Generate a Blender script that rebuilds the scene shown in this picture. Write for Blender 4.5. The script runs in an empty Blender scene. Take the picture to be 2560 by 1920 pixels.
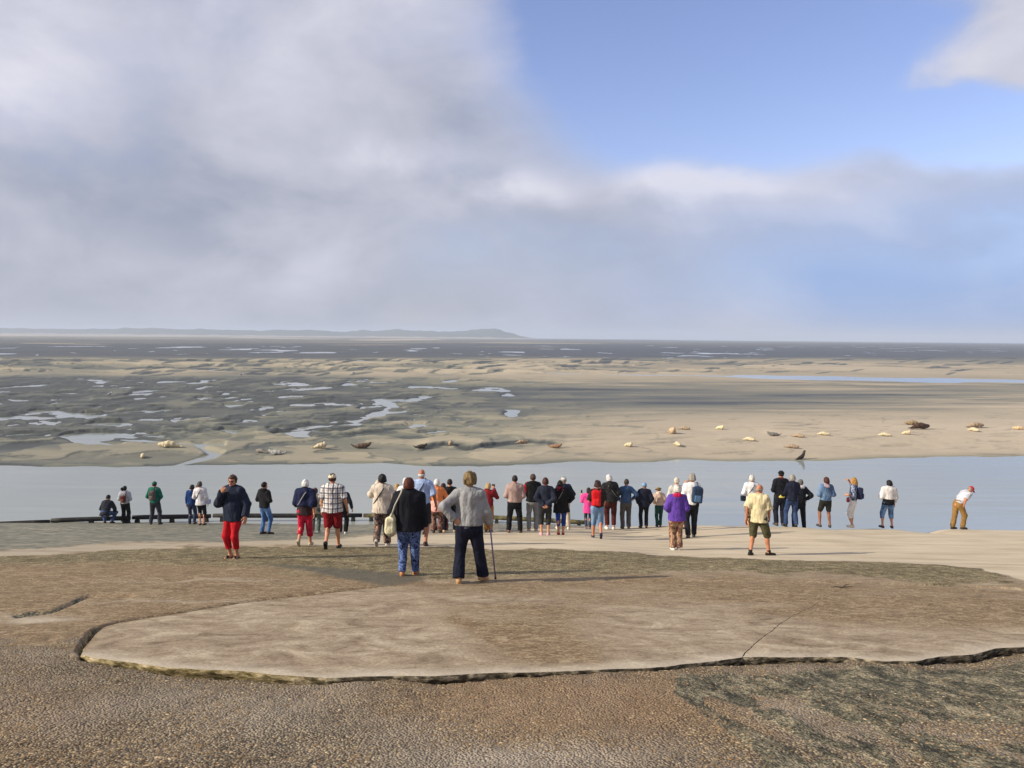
import bpy, math, random
import numpy as np
from mathutils import Vector, Matrix
from mathutils.geometry import delaunay_2d_cdt

R_ = math.radians
SC = bpy.context.scene
COL = SC.collection
rng = np.random.default_rng(7)
random.seed(7)

# ------------------------------------------------------------------ camera
ZC = 8.3                     # eye height above the water of the channel
FPX = 1898.0                 # focal length in photograph pixels (2560 wide)
ROLL, PITCH = 0.0090, math.atan(117.5 / FPX)
cF = np.array([0, math.cos(PITCH), -math.sin(PITCH)])
cR0 = np.array([1.0, 0, 0]); cU0 = np.cross(cR0, cF)
cR = cR0 * math.cos(ROLL) + cU0 * math.sin(ROLL)
cU = cU0 * math.cos(ROLL) - cR0 * math.sin(ROLL)
CAM = np.array([0, 0, ZC])
cam = bpy.data.cameras.new('camera'); camo = bpy.data.objects.new('camera', cam); COL.objects.link(camo)
cam.sensor_width = 36.0; cam.lens = 36.0 * FPX / 2560.0
cam.clip_start = 0.1; cam.clip_end = 40000
M = Matrix(((cR[0], cU[0], -cF[0], 0), (cR[1], cU[1], -cF[1], 0), (cR[2], cU[2], -cF[2], ZC), (0, 0, 0, 1)))
camo.matrix_world = M
SC.camera = camo

def pxdir(X, Y):
    X = np.asarray(X, float)[..., None]; Y = np.asarray(Y, float)[..., None]
    return cF + cR * (X - 1280) / FPX - cU * (Y - 960) / FPX
def topx(P):
    v = np.asarray(P, float) - CAM
    d = np.maximum(v @ cF, 0.2)
    return 1280 + FPX * (v @ cR) / d, 960 - FPX * (v @ cU) / d
def azel(X, Y):
    d = pxdir(X, Y); d = d / np.linalg.norm(d)
    return math.atan2(d[0], d[1]), math.asin(d[2])

# ------------------------------------------------------------------ light
SUN_EL = R_(29.0)
sv = np.array([-3.03, -0.86, 0.0]); sv /= np.linalg.norm(sv)
SUNV = Vector((sv[0] * math.cos(SUN_EL), sv[1] * math.cos(SUN_EL), math.sin(SUN_EL)))
sl = bpy.data.lights.new('sun', 'SUN'); slo = bpy.data.objects.new('sun', sl); COL.objects.link(slo)
sl.energy = 4.8; sl.angle = R_(0.6); sl.color = (1.0, 0.89, 0.72)
slo.rotation_euler = (-SUNV).to_track_quat('-Z', 'Y').to_euler()
slo.location = (-30, -10, 40)

vs = SC.view_settings
SC.display_settings.display_device = 'sRGB'
vs.view_transform = 'Standard'; vs.look = 'None'; vs.gamma = 1.0; vs.use_curve_mapping = False
vs.exposure = 0.38
SC.render.engine = 'CYCLES'
cy = SC.cycles
cy.use_denoising = True
cy.max_bounces = 6; cy.diffuse_bounces = 3; cy.glossy_bounces = 3; cy.transmission_bounces = 2
cy.volume_bounces = 1; cy.transparent_max_bounces = 6
cy.sample_clamp_indirect = 6.0

# ------------------------------------------------------------------ node helpers
def lin(h):
    h = h.lstrip('#'); o = []
    for i in (0, 2, 4):
        c = int(h[i:i + 2], 16) / 255
        o.append(c / 12.92 if c <= 0.04045 else ((c + 0.055) / 1.055) ** 2.4)
    return (*o, 1.0)

class NT:
    def __init__(s, tree): s.t = tree; s.L = tree.links; tree.nodes.clear()
    def put(s, sock, v):
        if v is None: return
        if isinstance(v, bpy.types.NodeSocket): s.L.new(v, sock)
        else:
            try: sock.default_value = v
            except Exception:
                sock.default_value = (v, v, v) if not hasattr(v, '__len__') else v[:3]
    def n(s, ty, **kw):
        nd = s.t.nodes.new(ty); ins = kw.pop('ins', {})
        for k, v in kw.items(): setattr(nd, k, v)
        for k, v in ins.items(): s.put(nd.inputs[k], v)
        return nd
    def m(s, op, a, b=None, c=None, clamp=False):
        nd = s.n('ShaderNodeMath', operation=op, use_clamp=clamp)
        s.put(nd.inputs[0], a)
        if b is not None: s.put(nd.inputs[1], b)
        if c is not None: s.put(nd.inputs[2], c)
        return nd.outputs[0]
    def add(s, *a):
        o = a[0]
        for b in a[1:]: o = s.m('ADD', o, b)
        return o
    def mul(s, *a):
        o = a[0]
        for b in a[1:]: o = s.m('MULTIPLY', o, b)
        return o
    def ss(s, x, a, b, lo=0.0, hi=1.0):
        nd = s.n('ShaderNodeMapRange', interpolation_type='SMOOTHSTEP')
        for i, v in zip(range(5), (x, a, b, lo, hi)): s.put(nd.inputs[i], v)
        return nd.outputs[0]
    def mix(s, f, a, b, mode='MIX'):
        nd = s.n('ShaderNodeMix', data_type='RGBA', blend_type=mode)
        s.put(nd.inputs[0], f); s.put(nd.inputs[6], a); s.put(nd.inputs[7], b)
        return nd.outputs[2]
    def ramp(s, x, stops):
        nd = s.n('ShaderNodeValToRGB'); cr = nd.color_ramp
        while len(cr.elements) < len(stops): cr.elements.new(0.5)
        for e, (p, c) in zip(cr.elements, stops): e.position = p; e.color = c
        s.put(nd.inputs[0], x); return nd.outputs[0]
    def noise(s, vec, scale, detail=3, rough=0.55, dist=0.0):
        nd = s.n('ShaderNodeTexNoise'); s.put(nd.inputs['Vector'], vec)
        for k, v in (('Scale', scale), ('Detail', detail), ('Roughness', rough), ('Distortion', dist)): s.put(nd.inputs[k], v)
        return nd.outputs[0]
    def vor(s, vec, scale, feature='F1', out=0, rand=1.0):
        nd = s.n('ShaderNodeTexVoronoi', feature=feature); s.put(nd.inputs['Vector'], vec); s.put(nd.inputs['Scale'], scale)
        s.put(nd.inputs['Randomness'], rand)
        return nd.outputs[out]
    def scale(s, vec, sc, loc=(0, 0, 0), rot=(0, 0, 0)):
        nd = s.n('ShaderNodeMapping'); s.put(nd.inputs[0], vec); s.put(nd.inputs['Scale'], sc); s.put(nd.inputs['Location'], loc)
        s.put(nd.inputs['Rotation'], rot)
        return nd.outputs[0]
    def bump(s, h, strength=0.5, dist=0.02, nrm=None):
        nd = s.n('ShaderNodeBump'); s.put(nd.inputs['Strength'], strength); s.put(nd.inputs['Distance'], dist); s.put(nd.inputs['Height'], h)
        if nrm is not None: s.put(nd.inputs['Normal'], nrm)
        return nd.outputs[0]
    def obj(s): return s.n('ShaderNodeTexCoord').outputs['Object']
    def attr(s, name): return s.n('ShaderNodeAttribute', attribute_name=name)
    def sep(s, v):
        nd = s.n('ShaderNodeSeparateXYZ'); s.put(nd.inputs[0], v); return nd.outputs
    def sepc(s, v):
        nd = s.n('ShaderNodeSeparateColor'); s.put(nd.inputs[0], v); return nd.outputs

def new_mat(name):
    m = bpy.data.materials.new(name); m.use_nodes = True
    t = NT(m.node_tree)
    out = t.n('ShaderNodeOutputMaterial'); b = t.n('ShaderNodeBsdfPrincipled')
    t.L.new(b.outputs[0], out.inputs[0])
    b.inputs['Specular IOR Level'].default_value = 0.25
    return m, t, b

# ------------------------------------------------------------------ sky
w = bpy.data.worlds.new('World'); SC.world = w; w.use_nodes = True
t = NT(w.node_tree)
wo = t.n('ShaderNodeOutputWorld'); bg = t.n('ShaderNodeBackground'); t.L.new(bg.outputs[0], wo.inputs[0])
sky = t.n('ShaderNodeTexSky', sky_type='NISHITA')
sky.sun_disc = False; sky.sun_elevation = SUN_EL; sky.sun_rotation = math.atan2(sv[0], sv[1])
sky.altitude = 0; sky.air_density = 1.1; sky.dust_density = 0.2; sky.ozone_density = 3.2
SKY_K = 0.135
dirv = t.n('ShaderNodeTexCoord').outputs['Generated']
X, Y, Z = t.sep(dirv)
az = t.m('ARCTAN2', X, Y); el = t.m('ARCSINE', Z)
# cloud coordinates: direction flattened towards the horizon, as a cloud deck seen from below
den = t.m('MAXIMUM', t.add(Z, 0.16), 0.05)
cv = t.n('ShaderNodeCombineXYZ'); t.put(cv.inputs[0], t.m('DIVIDE', X, den)); t.put(cv.inputs[1], t.m('DIVIDE', Y, den)); t.put(cv.inputs[2], 0.0)
cv = cv.outputs[0]
n1 = t.noise(t.scale(dirv, (2.8, 2.8, 5.5)), 1.0, 9, 0.56, 0.2)
n2 = t.noise(t.scale(dirv, (6.2, 6.2, 10.0), (3.1, 1.7, 0.4)), 1.0, 8, 0.55, 0.3)
n3 = t.noise(t.scale(dirv, (1.5, 1.5, 3.0), (7, 2, 5)), 1.0, 3, 0.5)
waz = t.add(az, t.mul(t.add(n2, -0.5), 0.22)); wel = t.add(el, t.mul(t.add(n1, -0.5), 0.16))
def blob(px, py, rx, ry, amp):
    a, e = azel(px, py)
    da = t.mul(t.add(waz, -a), FPX / rx); de = t.mul(t.add(wel, -e), FPX / ry)
    q = t.m('ADD', t.mul(da, da), t.mul(de, de))
    return t.mul(t.m('POWER', 2.718, t.mul(q, -1.0)), amp)
hole = t.add(*[blob(*b) for b in ((1760, 170, 400, 190, -1.25), (2100, 290, 260, 110, -0.75), (1460, 30, 170, 150, -0.9), (2080, 60, 190, 140, -0.85), (2440, 360, 260, 70, -0.9),
                                  (1650, 330, 240, 90, -0.6), (2560, 350, 200, 70, -0.55), (2400, 600, 300, 60, -0.15),
                                  (2380, 225, 190, 48, 0.52), (2570, 60, 150, 110, 0.32), (2000, 490, 520, 70, 0.55), (1350, 100, 80, 70, 0.30))])
cov = t.add(t.mul(t.add(n1, -0.5), 1.15), t.mul(t.add(n2, -0.5), 0.35), t.mul(t.add(n3, -0.5), 0.5), 0.74, hole)
cmask = t.ss(cov, -0.12, 0.92)
cmask = t.m('MINIMUM', cmask, 0.97)
lite = t.add(*[blob(*b) for b in ((60, 260, 170, 130, 0.42), (640, 90, 420, 130, 0.20), (1060, 385, 140, 50, 0.34), (1310, 470, 85, 50, 0.55), (1270, 110, 110, 110, 0.16),
                                  (1790, 465, 140, 45, 0.52), (2200, 430, 380, 50, 0.30), (1560, 440, 160, 40, 0.22), (2540, 70, 220, 150, 0.28), (1900, 480, 700, 90, 0.10), (150, 130, 260, 90, 0.18), (2050, 540, 330, 36, 0.34), (2360, 215, 190, 60, 0.20), (470, 545, 150, 55, -0.30), (40, 470, 160, 80, -0.26), (1000, 240, 230, 110, -0.14),
                                  (560, 470, 330, 70, -0.20), (700, 760, 1100, 150, -0.15), (300, 380, 250, 60, -0.08))])
shade = t.add(t.mul(t.add(n2, -0.5), 1.35), t.mul(t.add(n1, -0.5), 0.8), 0.40, lite)
ccol = t.ramp(shade, [(0.0, (0.265, 0.29, 0.37, 1)), (0.40, (0.392, 0.400, 0.470, 1)), (0.70, (0.485, 0.488, 0.565, 1)), (1.0, (0.61, 0.60, 0.665, 1))])
skyc = t.mix(1.0, sky.outputs[0], (SKY_K * 1.14, SKY_K * 0.94, SKY_K * 1.05, 1), 'MULTIPLY')
bg.inputs[1].default_value = 0.1
ccol = t.mix(t.m('MINIMUM', blob(2480, 700, 700, 180, 1.1), 0.95), ccol, (0.215, 0.335, 0.60, 1))
full = t.mix(cmask, skyc, ccol)
boost = t.mix(1.0, full, (10, 10, 10, 1), 'MULTIPLY')     # the Background's strength of 0.1 scales it back
t.L.new(boost, bg.inputs[0])

# ------------------------------------------------------------------ mesh helpers
def mesh_np(name, V, F, mats, smooth=True, midx=None):
    """V (n,3); F (m,4) or (m,3) index array"""
    V = np.ascontiguousarray(V, np.float32); F = np.ascontiguousarray(F, np.int32)
    me = bpy.data.meshes.new(name)
    k = F.shape[1]; nf = len(F)
    me.vertices.add(len(V)); me.vertices.foreach_set('co', V.ravel())
    me.loops.add(nf * k); me.loops.foreach_set('vertex_index', F.ravel())
    me.polygons.add(nf)
    me.polygons.foreach_set('loop_start', np.arange(0, nf * k, k, dtype=np.int32))
    me.polygons.foreach_set('loop_total', np.full(nf, k, np.int32))
    if smooth: me.polygons.foreach_set('use_smooth', np.ones(nf, bool))
    for m in (mats if isinstance(mats, (list, tuple)) else [mats]): me.materials.append(m)
    if midx is not None: me.polygons.foreach_set('material_index', np.ascontiguousarray(midx, np.int32))
    me.update(calc_edges=True)
    return me
def link(name, me, parent=None, loc=None, rz=None):
    o = bpy.data.objects.new(name, me); COL.objects.link(o)
    if parent is not None: o.parent = parent
    if loc is not None: o.location = loc
    if rz is not None: o.rotation_euler = (0, 0, rz)
    return o
def tag(o, label=None, cat=None, group=None, kind=None):
    if label: o['label'] = label
    if cat: o['category'] = cat
    if group: o['group'] = group
    if kind: o['kind'] = kind
    return o
def empty(name, loc, rz=0.0):
    return link(name, None, None, loc, rz)
def vcol(me, name, A):
    a = me.attributes.new(name, 'FLOAT_COLOR', 'POINT')
    B = np.ones((len(A), 4), np.float32); B[:, :A.shape[1]] = A
    a.data.foreach_set('color', B.ravel())

# value noise (2d), vectorised
_perm = rng.random((256, 256)).astype(np.float32)
def vn(x, y):
    xi = np.floor(x).astype(int); yi = np.floor(y).astype(int)
    fx = x - xi; fy = y - yi
    fx = fx * fx * fx * (fx * (fx * 6 - 15) + 10); fy = fy * fy * fy * (fy * (fy * 6 - 15) + 10)
    a = _perm[xi & 255, yi & 255]; b = _perm[(xi + 1) & 255, yi & 255]; c = _perm[xi & 255, (yi + 1) & 255]; d = _perm[(xi + 1) & 255, (yi + 1) & 255]
    return (a * (1 - fx) + b * fx) * (1 - fy) + (c * (1 - fx) + d * fx) * fy
def fbm(x, y, o=4, g=0.5):
    s = 0.0; a = 1.0; n = 0.0; c, sn = math.cos(0.6), math.sin(0.6)
    for i in range(o):
        s = s + a * vn(x + 17.3 * i, y - 9.1 * i); n += a; a *= g
        x, y = 2.03 * (c * x - sn * y), 2.03 * (sn * x + c * y)
    return s / n
def S(x, a, b):
    q = np.clip((np.asarray(x, float) - a) / (b - a), 0, 1); return q * q * (3 - 2 * q)
def inpoly(X, Y, poly):
    r = np.zeros(X.shape, bool); n = len(poly)
    for i in range(n):
        x0, y0 = poly[i]; x1, y1 = poly[(i + 1) % n]
        if y0 == y1: continue
        c = (y0 > Y) != (y1 > Y)
        r ^= c & (X < (x1 - x0) * (Y - y0) / (y1 - y0) + x0)
    return r
def polydist(X, Y, poly, closed=True, sy=1.0):
    D = np.full(X.shape, 1e9); n = len(poly)
    for i in range(n if closed else n - 1):
        a = np.array(poly[i], float); b = np.array(poly[(i + 1) % n], float)
        ax, ay, bx, by = a[0], a[1] * sy, b[0], b[1] * sy
        dx, dy = bx - ax, by - ay; q = dx * dx + dy * dy + 1e-9
        tt = np.clip(((X - ax) * dx + (Y * sy - ay) * dy) / q, 0, 1)
        D = np.minimum(D, np.hypot(X - ax - tt * dx, Y * sy - ay - tt * dy))
    return D

# ------------------------------------------------------------------ ground heights
CRX = [2.0, 3.5, 5, 6.5, 8, 9.5, 11, 13, 14.7, 16, 20, 30]
CRY = [28.0, 28.4, 29.0, 28.6, 27.0, 26.4, 26.4, 27.2, 26.6, 27.6, 27.0, 27.0]
def plane(y): return 6.75 - 0.195 * y
def G(x, y):
    x = np.asarray(x, float); y = np.asarray(y, float)
    z = plane(y)
    z = z - 0.24 * S(y, 17, 25.5) * (1 - S(x, -6.5, -2.8))
    z = z - (0.08 + 0.20 * S(x, -6, -2)) * S(y, 28, 33) * (1 - S(x, 2.0, 5.5))
    z = z - 0.09 * S(y, 14, 17.5) * S(x, 2, 4) + 0.22 * S(x, 3, 9) * S(y, 19, 24) - 0.10 * S(x, 9.5, 11.5) * S(y, 19, 24)
    yc = np.interp(x, CRX, CRY)
    over = np.maximum(0, y - yc + 0.4)
    z = z - 0.30 * S(x, 2.2, 4.5) * np.minimum(over, 6) ** 1.35 * 0.55
    z = z - 0.16 * np.exp(-((x - 14.6) / 0.6) ** 2) * S(y, 23.5, 26.5)
    z = z + 0.05 * (fbm(x * 0.35 + 5, y * 0.5, 3) - 0.5) * S(y, 16, 20)
    return z
def hit(px, py, dmin=3, dmax=34.0):
    d = pxdir(px, py); s = np.linspace(dmin, dmax, 6000) / d[1]
    P = CAM + s[:, None] * d
    f = P[:, 2] - G(P[:, 0], P[:, 1])
    i = np.argmax(f < 0) if (f < 0).any() else len(f) - 1
    if not (f < 0).any(): i = int(np.argmin(f))
    return P[i]
def pplane(px, py, off=0.0):
    """pixel -> point on the sloping plane"""
    d = pxdir(px, py)
    s = (ZC - 6.75 - off) / (-d[..., 2] - 0.195 * d[..., 1])
    return CAM + s[..., None] * d
def pz(px, py, z=0.0):
    d = pxdir(px, py); s = (z - ZC) / d[..., 2]
    return CAM + s[..., None] * d
# ------------------------------------------------------------------ near ground: zones of the ramp (wear, algae, sand cover)
SANDT = ([-800, 0, 300, 600, 900, 1200, 1460, 1560, 3200], [1395, 1380, 1352, 1345, 1335, 1330, 1318, 1200, 1200])
SANDL = ([-800, 0, 300, 560, 830, 1100, 1300, 1700, 1900, 2200, 2330, 2450, 2560, 3200], [1398, 1392, 1375, 1365, 1363, 1368, 1372, 1380, 1390, 1400, 1405, 1425, 1455, 1500])
ALGL = ([-800, 0, 300, 600, 900, 1280, 1700, 2000, 2350, 2480, 2560, 3200], [1405, 1405, 1405, 1412, 1440, 1442, 1422, 1432, 1452, 1450, 1455, 1500])
LIP = np.array([(203, 1638), (225, 1644), (285, 1652), (407, 1667), (488, 1673), (610, 1677), (690, 1686), (773, 1693), (820, 1695), (900, 1690), (1003, 1688), (1085, 1690),
                (1166, 1686), (1247, 1682), (1410, 1678), (1532, 1673), (1660, 1667), (1700, 1661), (1782, 1653), (1855, 1643), (1945, 1642), (2107, 1643), (2209, 1653),
                (2303, 1651), (2351, 1641), (2433, 1635), (2498, 1621), (2560, 1617), (2760, 1590), (3100, 1560)], float)
DROPX = [150, 203, 325, 610, 793, 900, 1000, 1085, 1166, 1329, 1410, 1500, 1600, 1700, 1780, 1855, 1945, 2006, 2100, 2130, 2290, 2311, 2433, 2560, 3100]
DROPY = [10, 14, 18, 20, 17, 12, 10, 20, 18, 12, 12, 7, 5, 8, 16, 24, 20, 18, 16, 5, 5, 14, 26, 20, 20]
TOPB = [(3100, 1520), (2760, 1490), (2480, 1468), (2200, 1458), (1900, 1452), (1600, 1449), (1300, 1452), (1130, 1455), (1060, 1457)]
SEAM = [(1060, 1457), (930, 1471), (800, 1487), (700, 1498), (600, 1510), (450, 1535), (350, 1550), (300, 1558), (262, 1568), (240, 1585), (225, 1605), (210, 1625)]
SLABP = [tuple(p) for p in LIP] + TOPB + SEAM[1:]
DARKP = [(1700, 1672), (1672, 1735), (1735, 1768), (1800, 1812), (1850, 1850), (1905, 1920), (1960, 2100), (3300, 2100), (3300, 1600), (2560, 1640), (2430, 1662), (2300, 1664), (2100, 1662), (1900, 1668)]

def zones(x, y):
    """masks at world points of the ramp"""
    P = np.stack([x, y, plane(y)], -1)
    yy = np.maximum(y, 2.6); P2 = np.stack([x * yy / np.maximum(y, 2.6), yy, plane(yy)], -1)
    X, Y = topx(P2)
    wob = (fbm(x * 1.3, y * 1.3, 4) - 0.5); wob2 = (fbm(x * 5 + 9, y * 5, 3) - 0.5)
    persp = np.clip(16.0 / yy, 0.5, 3)
    Yw = Y + wob * 26 * persp + wob2 * 9 * persp
    sand = S(Yw, *(0, 1)) * 0
    st = np.interp(X, *SANDT); sl_ = np.interp(X, *SANDL); al = np.interp(X, *ALGL)
    Ys = Y + wob * 14 + wob2 * 5
    sand = S(Ys - st, -6, 8) * S(sl_ - Ys, -3, 5)
    lefts = 1 - S(X, 600, 1250)
    sand = sand * (1 - 0.55 * lefts * S(fbm(x * 0.3, y * 2.2, 3), 0.40, 0.62))
    algae = S(Ys - sl_, -3, 4) * S(al - Yw, -22, 16)
    wet = (1 - S(Ys - st, -6, 8))
    dark = S(polydist(X, Y, DARKP) * np.where(inpoly(X, Y, DARKP), 1, -1) + wob * 40 + wob2 * 20, -8, 14)
    def el(cx, cy, rx, ry): return np.exp(-(((X + wob * 60 - cx) / rx) ** 2 + ((Y + wob * 30 - cy) / ry) ** 2))
    u = 0.28 * x - 0.96 * y; v = 0.96 * x + 0.28 * y
    comb = (fbm(v * 9, u * 0.9, 3) - 0.5) * 60
    for pg, am in (([(1885, 1722), (1985, 1732), (2052, 1780), (2110, 1822), (2040, 1818), (1960, 1782), (1898, 1765)], .95), ([(1765, 1746), (1882, 1760), (1905, 1795), (1850, 1788), (1790, 1766)], .85),
                   ([(2140, 1815), (2165, 1815), (2340, 1925), (2290, 1925)], .8), ([(2270, 1795), (2580, 1806), (2600, 1856), (2400, 1850), (2240, 1822)], .85), ([(1960, 1850), (2030, 1860), (2080, 1900), (2010, 1895)], .6)):
        q = polydist(X, Y, pg) * np.where(inpoly(X, Y, pg), 1, -1)
        dark = dark * (1 - am * S(q + comb * 0.7 + wob * 20, -6, 8))
    # diagonal streaks of sand washed across the weed
    strk = S(fbm(u * 0.7 + 3, v * 5.5, 4, 0.6), 0.57, 0.67)
    dark = dark * (1 - 0.8 * strk * S(Y, 1670, 1800))
    wedge = [(620, 1405), (700, 1408), (860, 1420), (1000, 1432), (1075, 1446), (1040, 1458), (960, 1466), (860, 1450), (760, 1425), (660, 1412)]
    band = S(polydist(X, Y, wedge) * np.where(inpoly(X, Y, wedge), 1, -1) + wob * 10, -2, 5)
    brown = 1.5 * S(Yw - al, -10, 10) * (X < 1060) * (Y < np.interp(X, [p[0] for p in SEAM[::-1]], [p[1] for p in SEAM[::-1]])) * (0.75 + 0.5 * S(fbm(x * 0.5, y * 0.8), .35, .6))
    brown = brown + 0.95 * el(1330, 1590, 170, 75) + 0.8 * el(1430, 1650, 90, 32) + 0.9 * el(2200, 1530, 330, 42) + 0.75 * el(2480, 1530, 190, 45) + 0.95 * el(1550, 1452, 560, 26) + 0.7 * el(2060, 1478, 420, 24)
    brown = brown + 0.55 * (X > 700) * S(Y, 1452, 1462) * (1 - S(Yw, 1500, 1600)) * S(fbm(x * 0.55 + 3, y * 1.1, 4), .30, .58)
    brown = np.clip(brown * (0.55 + 0.9 * fbm(x * 0.9, y * 2.4, 3)), 0, 1)
    lipy = np.interp(X, LIP[:, 0], LIP[:, 1]); front = np.where(X < 203, S(Yw + wob2 * 60, 1500, 1690), S(Y - lipy, -4, 4))
    pln = polydist(X, Y, [(1130, 1545), (1180, 1565), (1250, 1600), (1325, 1642)], False); brown = np.clip(brown + 0.7 * np.exp(-(pln / 13) ** 2), 0, 1)
    rough = front
    warm = front * np.clip(el(1500, 1770, 420, 95) + 0.6 * el(1300, 1730, 400, 60) + 0.5 * el(0, 1780, 300, 120), 0, 1)
    pale = np.clip(el(1300, 1885, 240, 45) + 0.7 * el(1960, 1765, 100, 40) + 0.4 * el(700, 1760, 250, 80) + 1.2 * el(90, 1545, 100, 8) + 0.5 * el(430, 1500, 220, 5) + 0.5 * el(500, 1455, 200, 4), 0, 1)
    lg = polydist(X, Y, [(40, 1540), (130, 1528), (170, 1512), (215, 1491)], False); dark = np.maximum(dark, 0.8 * (1 - S(lg + wob2 * 10, 1, 5.5)))
    return dict(X=X, Y=Y, sand=sand, algae=np.clip(algae, 0, 1), dark=np.clip(np.maximum(dark, 0), 0, 1), brown=brown, wet=wet, rough=rough, warm=warm, pale=pale, band=band, lipy=lipy)

def ramp_material(name, slab=False):
    m, t, b = new_mat(name)
    o = t.obj()
    A = t.attr('zone_a'); Bt = t.attr('zone_b'); C = t.attr('zone_c')
    sand, algae, dark = t.sepc(A.outputs[0]); brown, wet, rough = t.sepc(Bt.outputs[0]); warm, pale, band = t.sepc(C.outputs[0])
    px, py, pz_ = t.sep(o)
    big = t.noise(o, 0.9, 4); med = t.noise(o, 5.0, 4, 0.6); fine = t.noise(o, 34.0, 3, 0.6); vfine = t.noise(o, 120, 2)
    streak = t.noise(t.scale(o, (1.5, 2.0, 2.0), (0, 0, 0), (0, 0, 0.06)), 1.0, 9, 0.68, 1.2)
    streak2 = t.noise(t.scale(o, (4.5, 6.0, 6.0), (4, 1, 0), (0, 0, -0.1)), 1.0, 7, 0.70, 1.5)
    # smooth weathered concrete
    conc = t.ramp(t.add(t.mul(streak, 0.50), t.mul(med, 0.16), t.mul(fine, 0.20), t.mul(streak2, 0.14)), [(0.39, (0.135, 0.094, 0.056, 1)), (0.47, (0.255, 0.195, 0.130, 1)), (0.53, (0.34, 0.272, 0.190, 1)), (0.60, (0.49, 0.415, 0.305, 1))])
    pit = t.ss(t.noise(t.scale(o, (9, 11, 11)), 1.0, 5, 0.7, 1.5), 0.57, 0.64)
    conc = t.mix(t.mul(pit, 0.55), conc, (0.16, 0.125, 0.088, 1))
    rust = t.ramp(t.add(t.mul(streak2, 0.6), t.mul(fine, 0.4)), [(0.40, (0.095, 0.060, 0.032, 1)), (0.50, (0.205, 0.140, 0.074, 1)), (0.60, (0.35, 0.272, 0.172, 1))])
    bm = t.ss(t.add(brown, t.mul(t.add(streak, -0.5), 1.5), t.mul(t.add(streak2, -0.5), 0.9), t.mul(t.add(med, -0.5), 0.5)), 0.10, 1.15)
    conc = t.mix(bm, conc, rust)
    # exposed aggregate: pebbles set in the worn concrete
    vcolr = t.vor(o, 58.0, 'F1', 1); vd = t.vor(o, 58.0, 'F1', 0)
    vr = t.sepc(vcolr)[0]
    agg = t.ramp(vr, [(0.0, (0.070, 0.050, 0.031, 1)), (0.35, (0.172, 0.128, 0.078, 1)), (0.7, (0.27, 0.208, 0.132, 1)), (1.0, (0.42, 0.35, 0.22, 1))])
    agg = t.mix(t.ss(vd, 0.42, 0.75), agg, (0.055, 0.045, 0.034, 1))
    agg = t.mix(t.ss(t.add(big, t.mul(med, 0.4)), 0.55, 0.95, 0.0, 0.55), agg, (0.30, 0.25, 0.195, 1))
    agg = t.mix(t.mul(warm, 0.8), agg, t.mix(0.6, agg, (0.28, 0.17, 0.09, 1)))
    agg = t.mix(t.mul(pale, 0.6), agg, (0.40, 0.34, 0.27, 1))
    rf = t.ss(t.add(rough, t.mul(t.add(med, -0.5), 0.9), t.mul(t.add(big, -0.5), 1.9)), 0.35, 0.80)
    conc = t.mix(t.mul(pale, 0.55, t.m('SUBTRACT', 1.0, rf)), conc, t.mix(fine, (0.44, 0.385, 0.30, 1), (0.64, 0.58, 0.47, 1)))
    col = t.mix(rf, conc, agg)
    # algal turf
    alg = t.ramp(t.add(t.mul(fine, 0.45), t.mul(t.noise(t.scale(o, (2.4, 1.6, 1)), 2.2, 6, 0.75, 0.8), 0.35), t.mul(streak, 0.20)), [(0.42, (0.045, 0.040, 0.015, 1)), (0.47, (0.132, 0.103, 0.053, 1)), (0.53, (0.222, 0.177, 0.100, 1)), (0.58, (0.40, 0.35, 0.20, 1))])
    col = t.mix(t.ss(t.add(algae, t.mul(t.add(med, -0.5), 0.7)), 0.25, 0.7), col, alg)
    dc = t.n('ShaderNodeCombineXYZ'); t.put(dc.inputs[0], t.add(t.mul(px, 0.7), t.mul(py, -2.4))); t.put(dc.inputs[1], t.add(t.mul(px, 6.2), t.mul(py, 1.8)))
    dstr = t.noise(dc.outputs[0], 1.0, 6, 0.68, 0.7)
    drk = t.ramp(t.add(t.mul(fine, 0.40), t.mul(med, 0.22), t.mul(dstr, 0.45)), [(0.43, (0.026, 0.025, 0.017, 1)), (0.505, (0.078, 0.073, 0.049, 1)), (0.555, (0.17, 0.15, 0.097, 1)), (0.63, (0.38, 0.32, 0.21, 1))])
    col = t.mix(t.ss(t.add(dark, t.mul(t.add(med, -0.5), 0.9), t.mul(t.add(fine, -0.5), 0.5)), 0.25, 0.62), col, drk)
    col = t.mix(t.mul(band, 0.8), col, t.mix(fine, (0.055, 0.052, 0.040, 1), (0.13, 0.12, 0.095, 1)))
    wetc = t.ramp(t.add(t.mul(streak, 0.6), t.mul(med, 0.4)), [(0.40, (0.085, 0.086, 0.058, 1)), (0.50, (0.155, 0.150, 0.106, 1)), (0.60, (0.31, 0.272, 0.192, 1))])
    col = t.mix(wet, col, wetc)
    sn = t.ramp(t.add(t.mul(t.noise(t.scale(o, (0.5, 1.6, 1)), 1.0, 5, 0.6), 0.75), t.mul(fine, 0.25)), [(0.36, (0.37, 0.305, 0.215, 1)), (0.5, (0.475, 0.40, 0.288, 1)), (0.64, (0.54, 0.465, 0.345, 1))])
    # the thinner, wetter sand film at the left is greyer
    sn = t.mix(t.ss(px, 0.0, -9.0), sn, t.mix(0.45, sn, (0.22, 0.20, 0.155, 1)))
    sm = t.ss(t.add(sand, t.mul(t.add(t.noise(t.scale(o, (1.4, 4, 1)), 2.0, 4, 0.65), -0.5), 0.5)), 0.3, 0.62)
    col = t.mix(sm, col, sn)
    t.put(b.inputs['Base Color'], col)
    inv = t.m('SUBTRACT', 1.0, sm)
    t.put(b.inputs['Roughness'], t.m('SUBTRACT', 0.92, t.mul(wet, 0.35)))
    peb = t.mul(t.m('SUBTRACT', 0.7, vd), rf)
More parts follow.
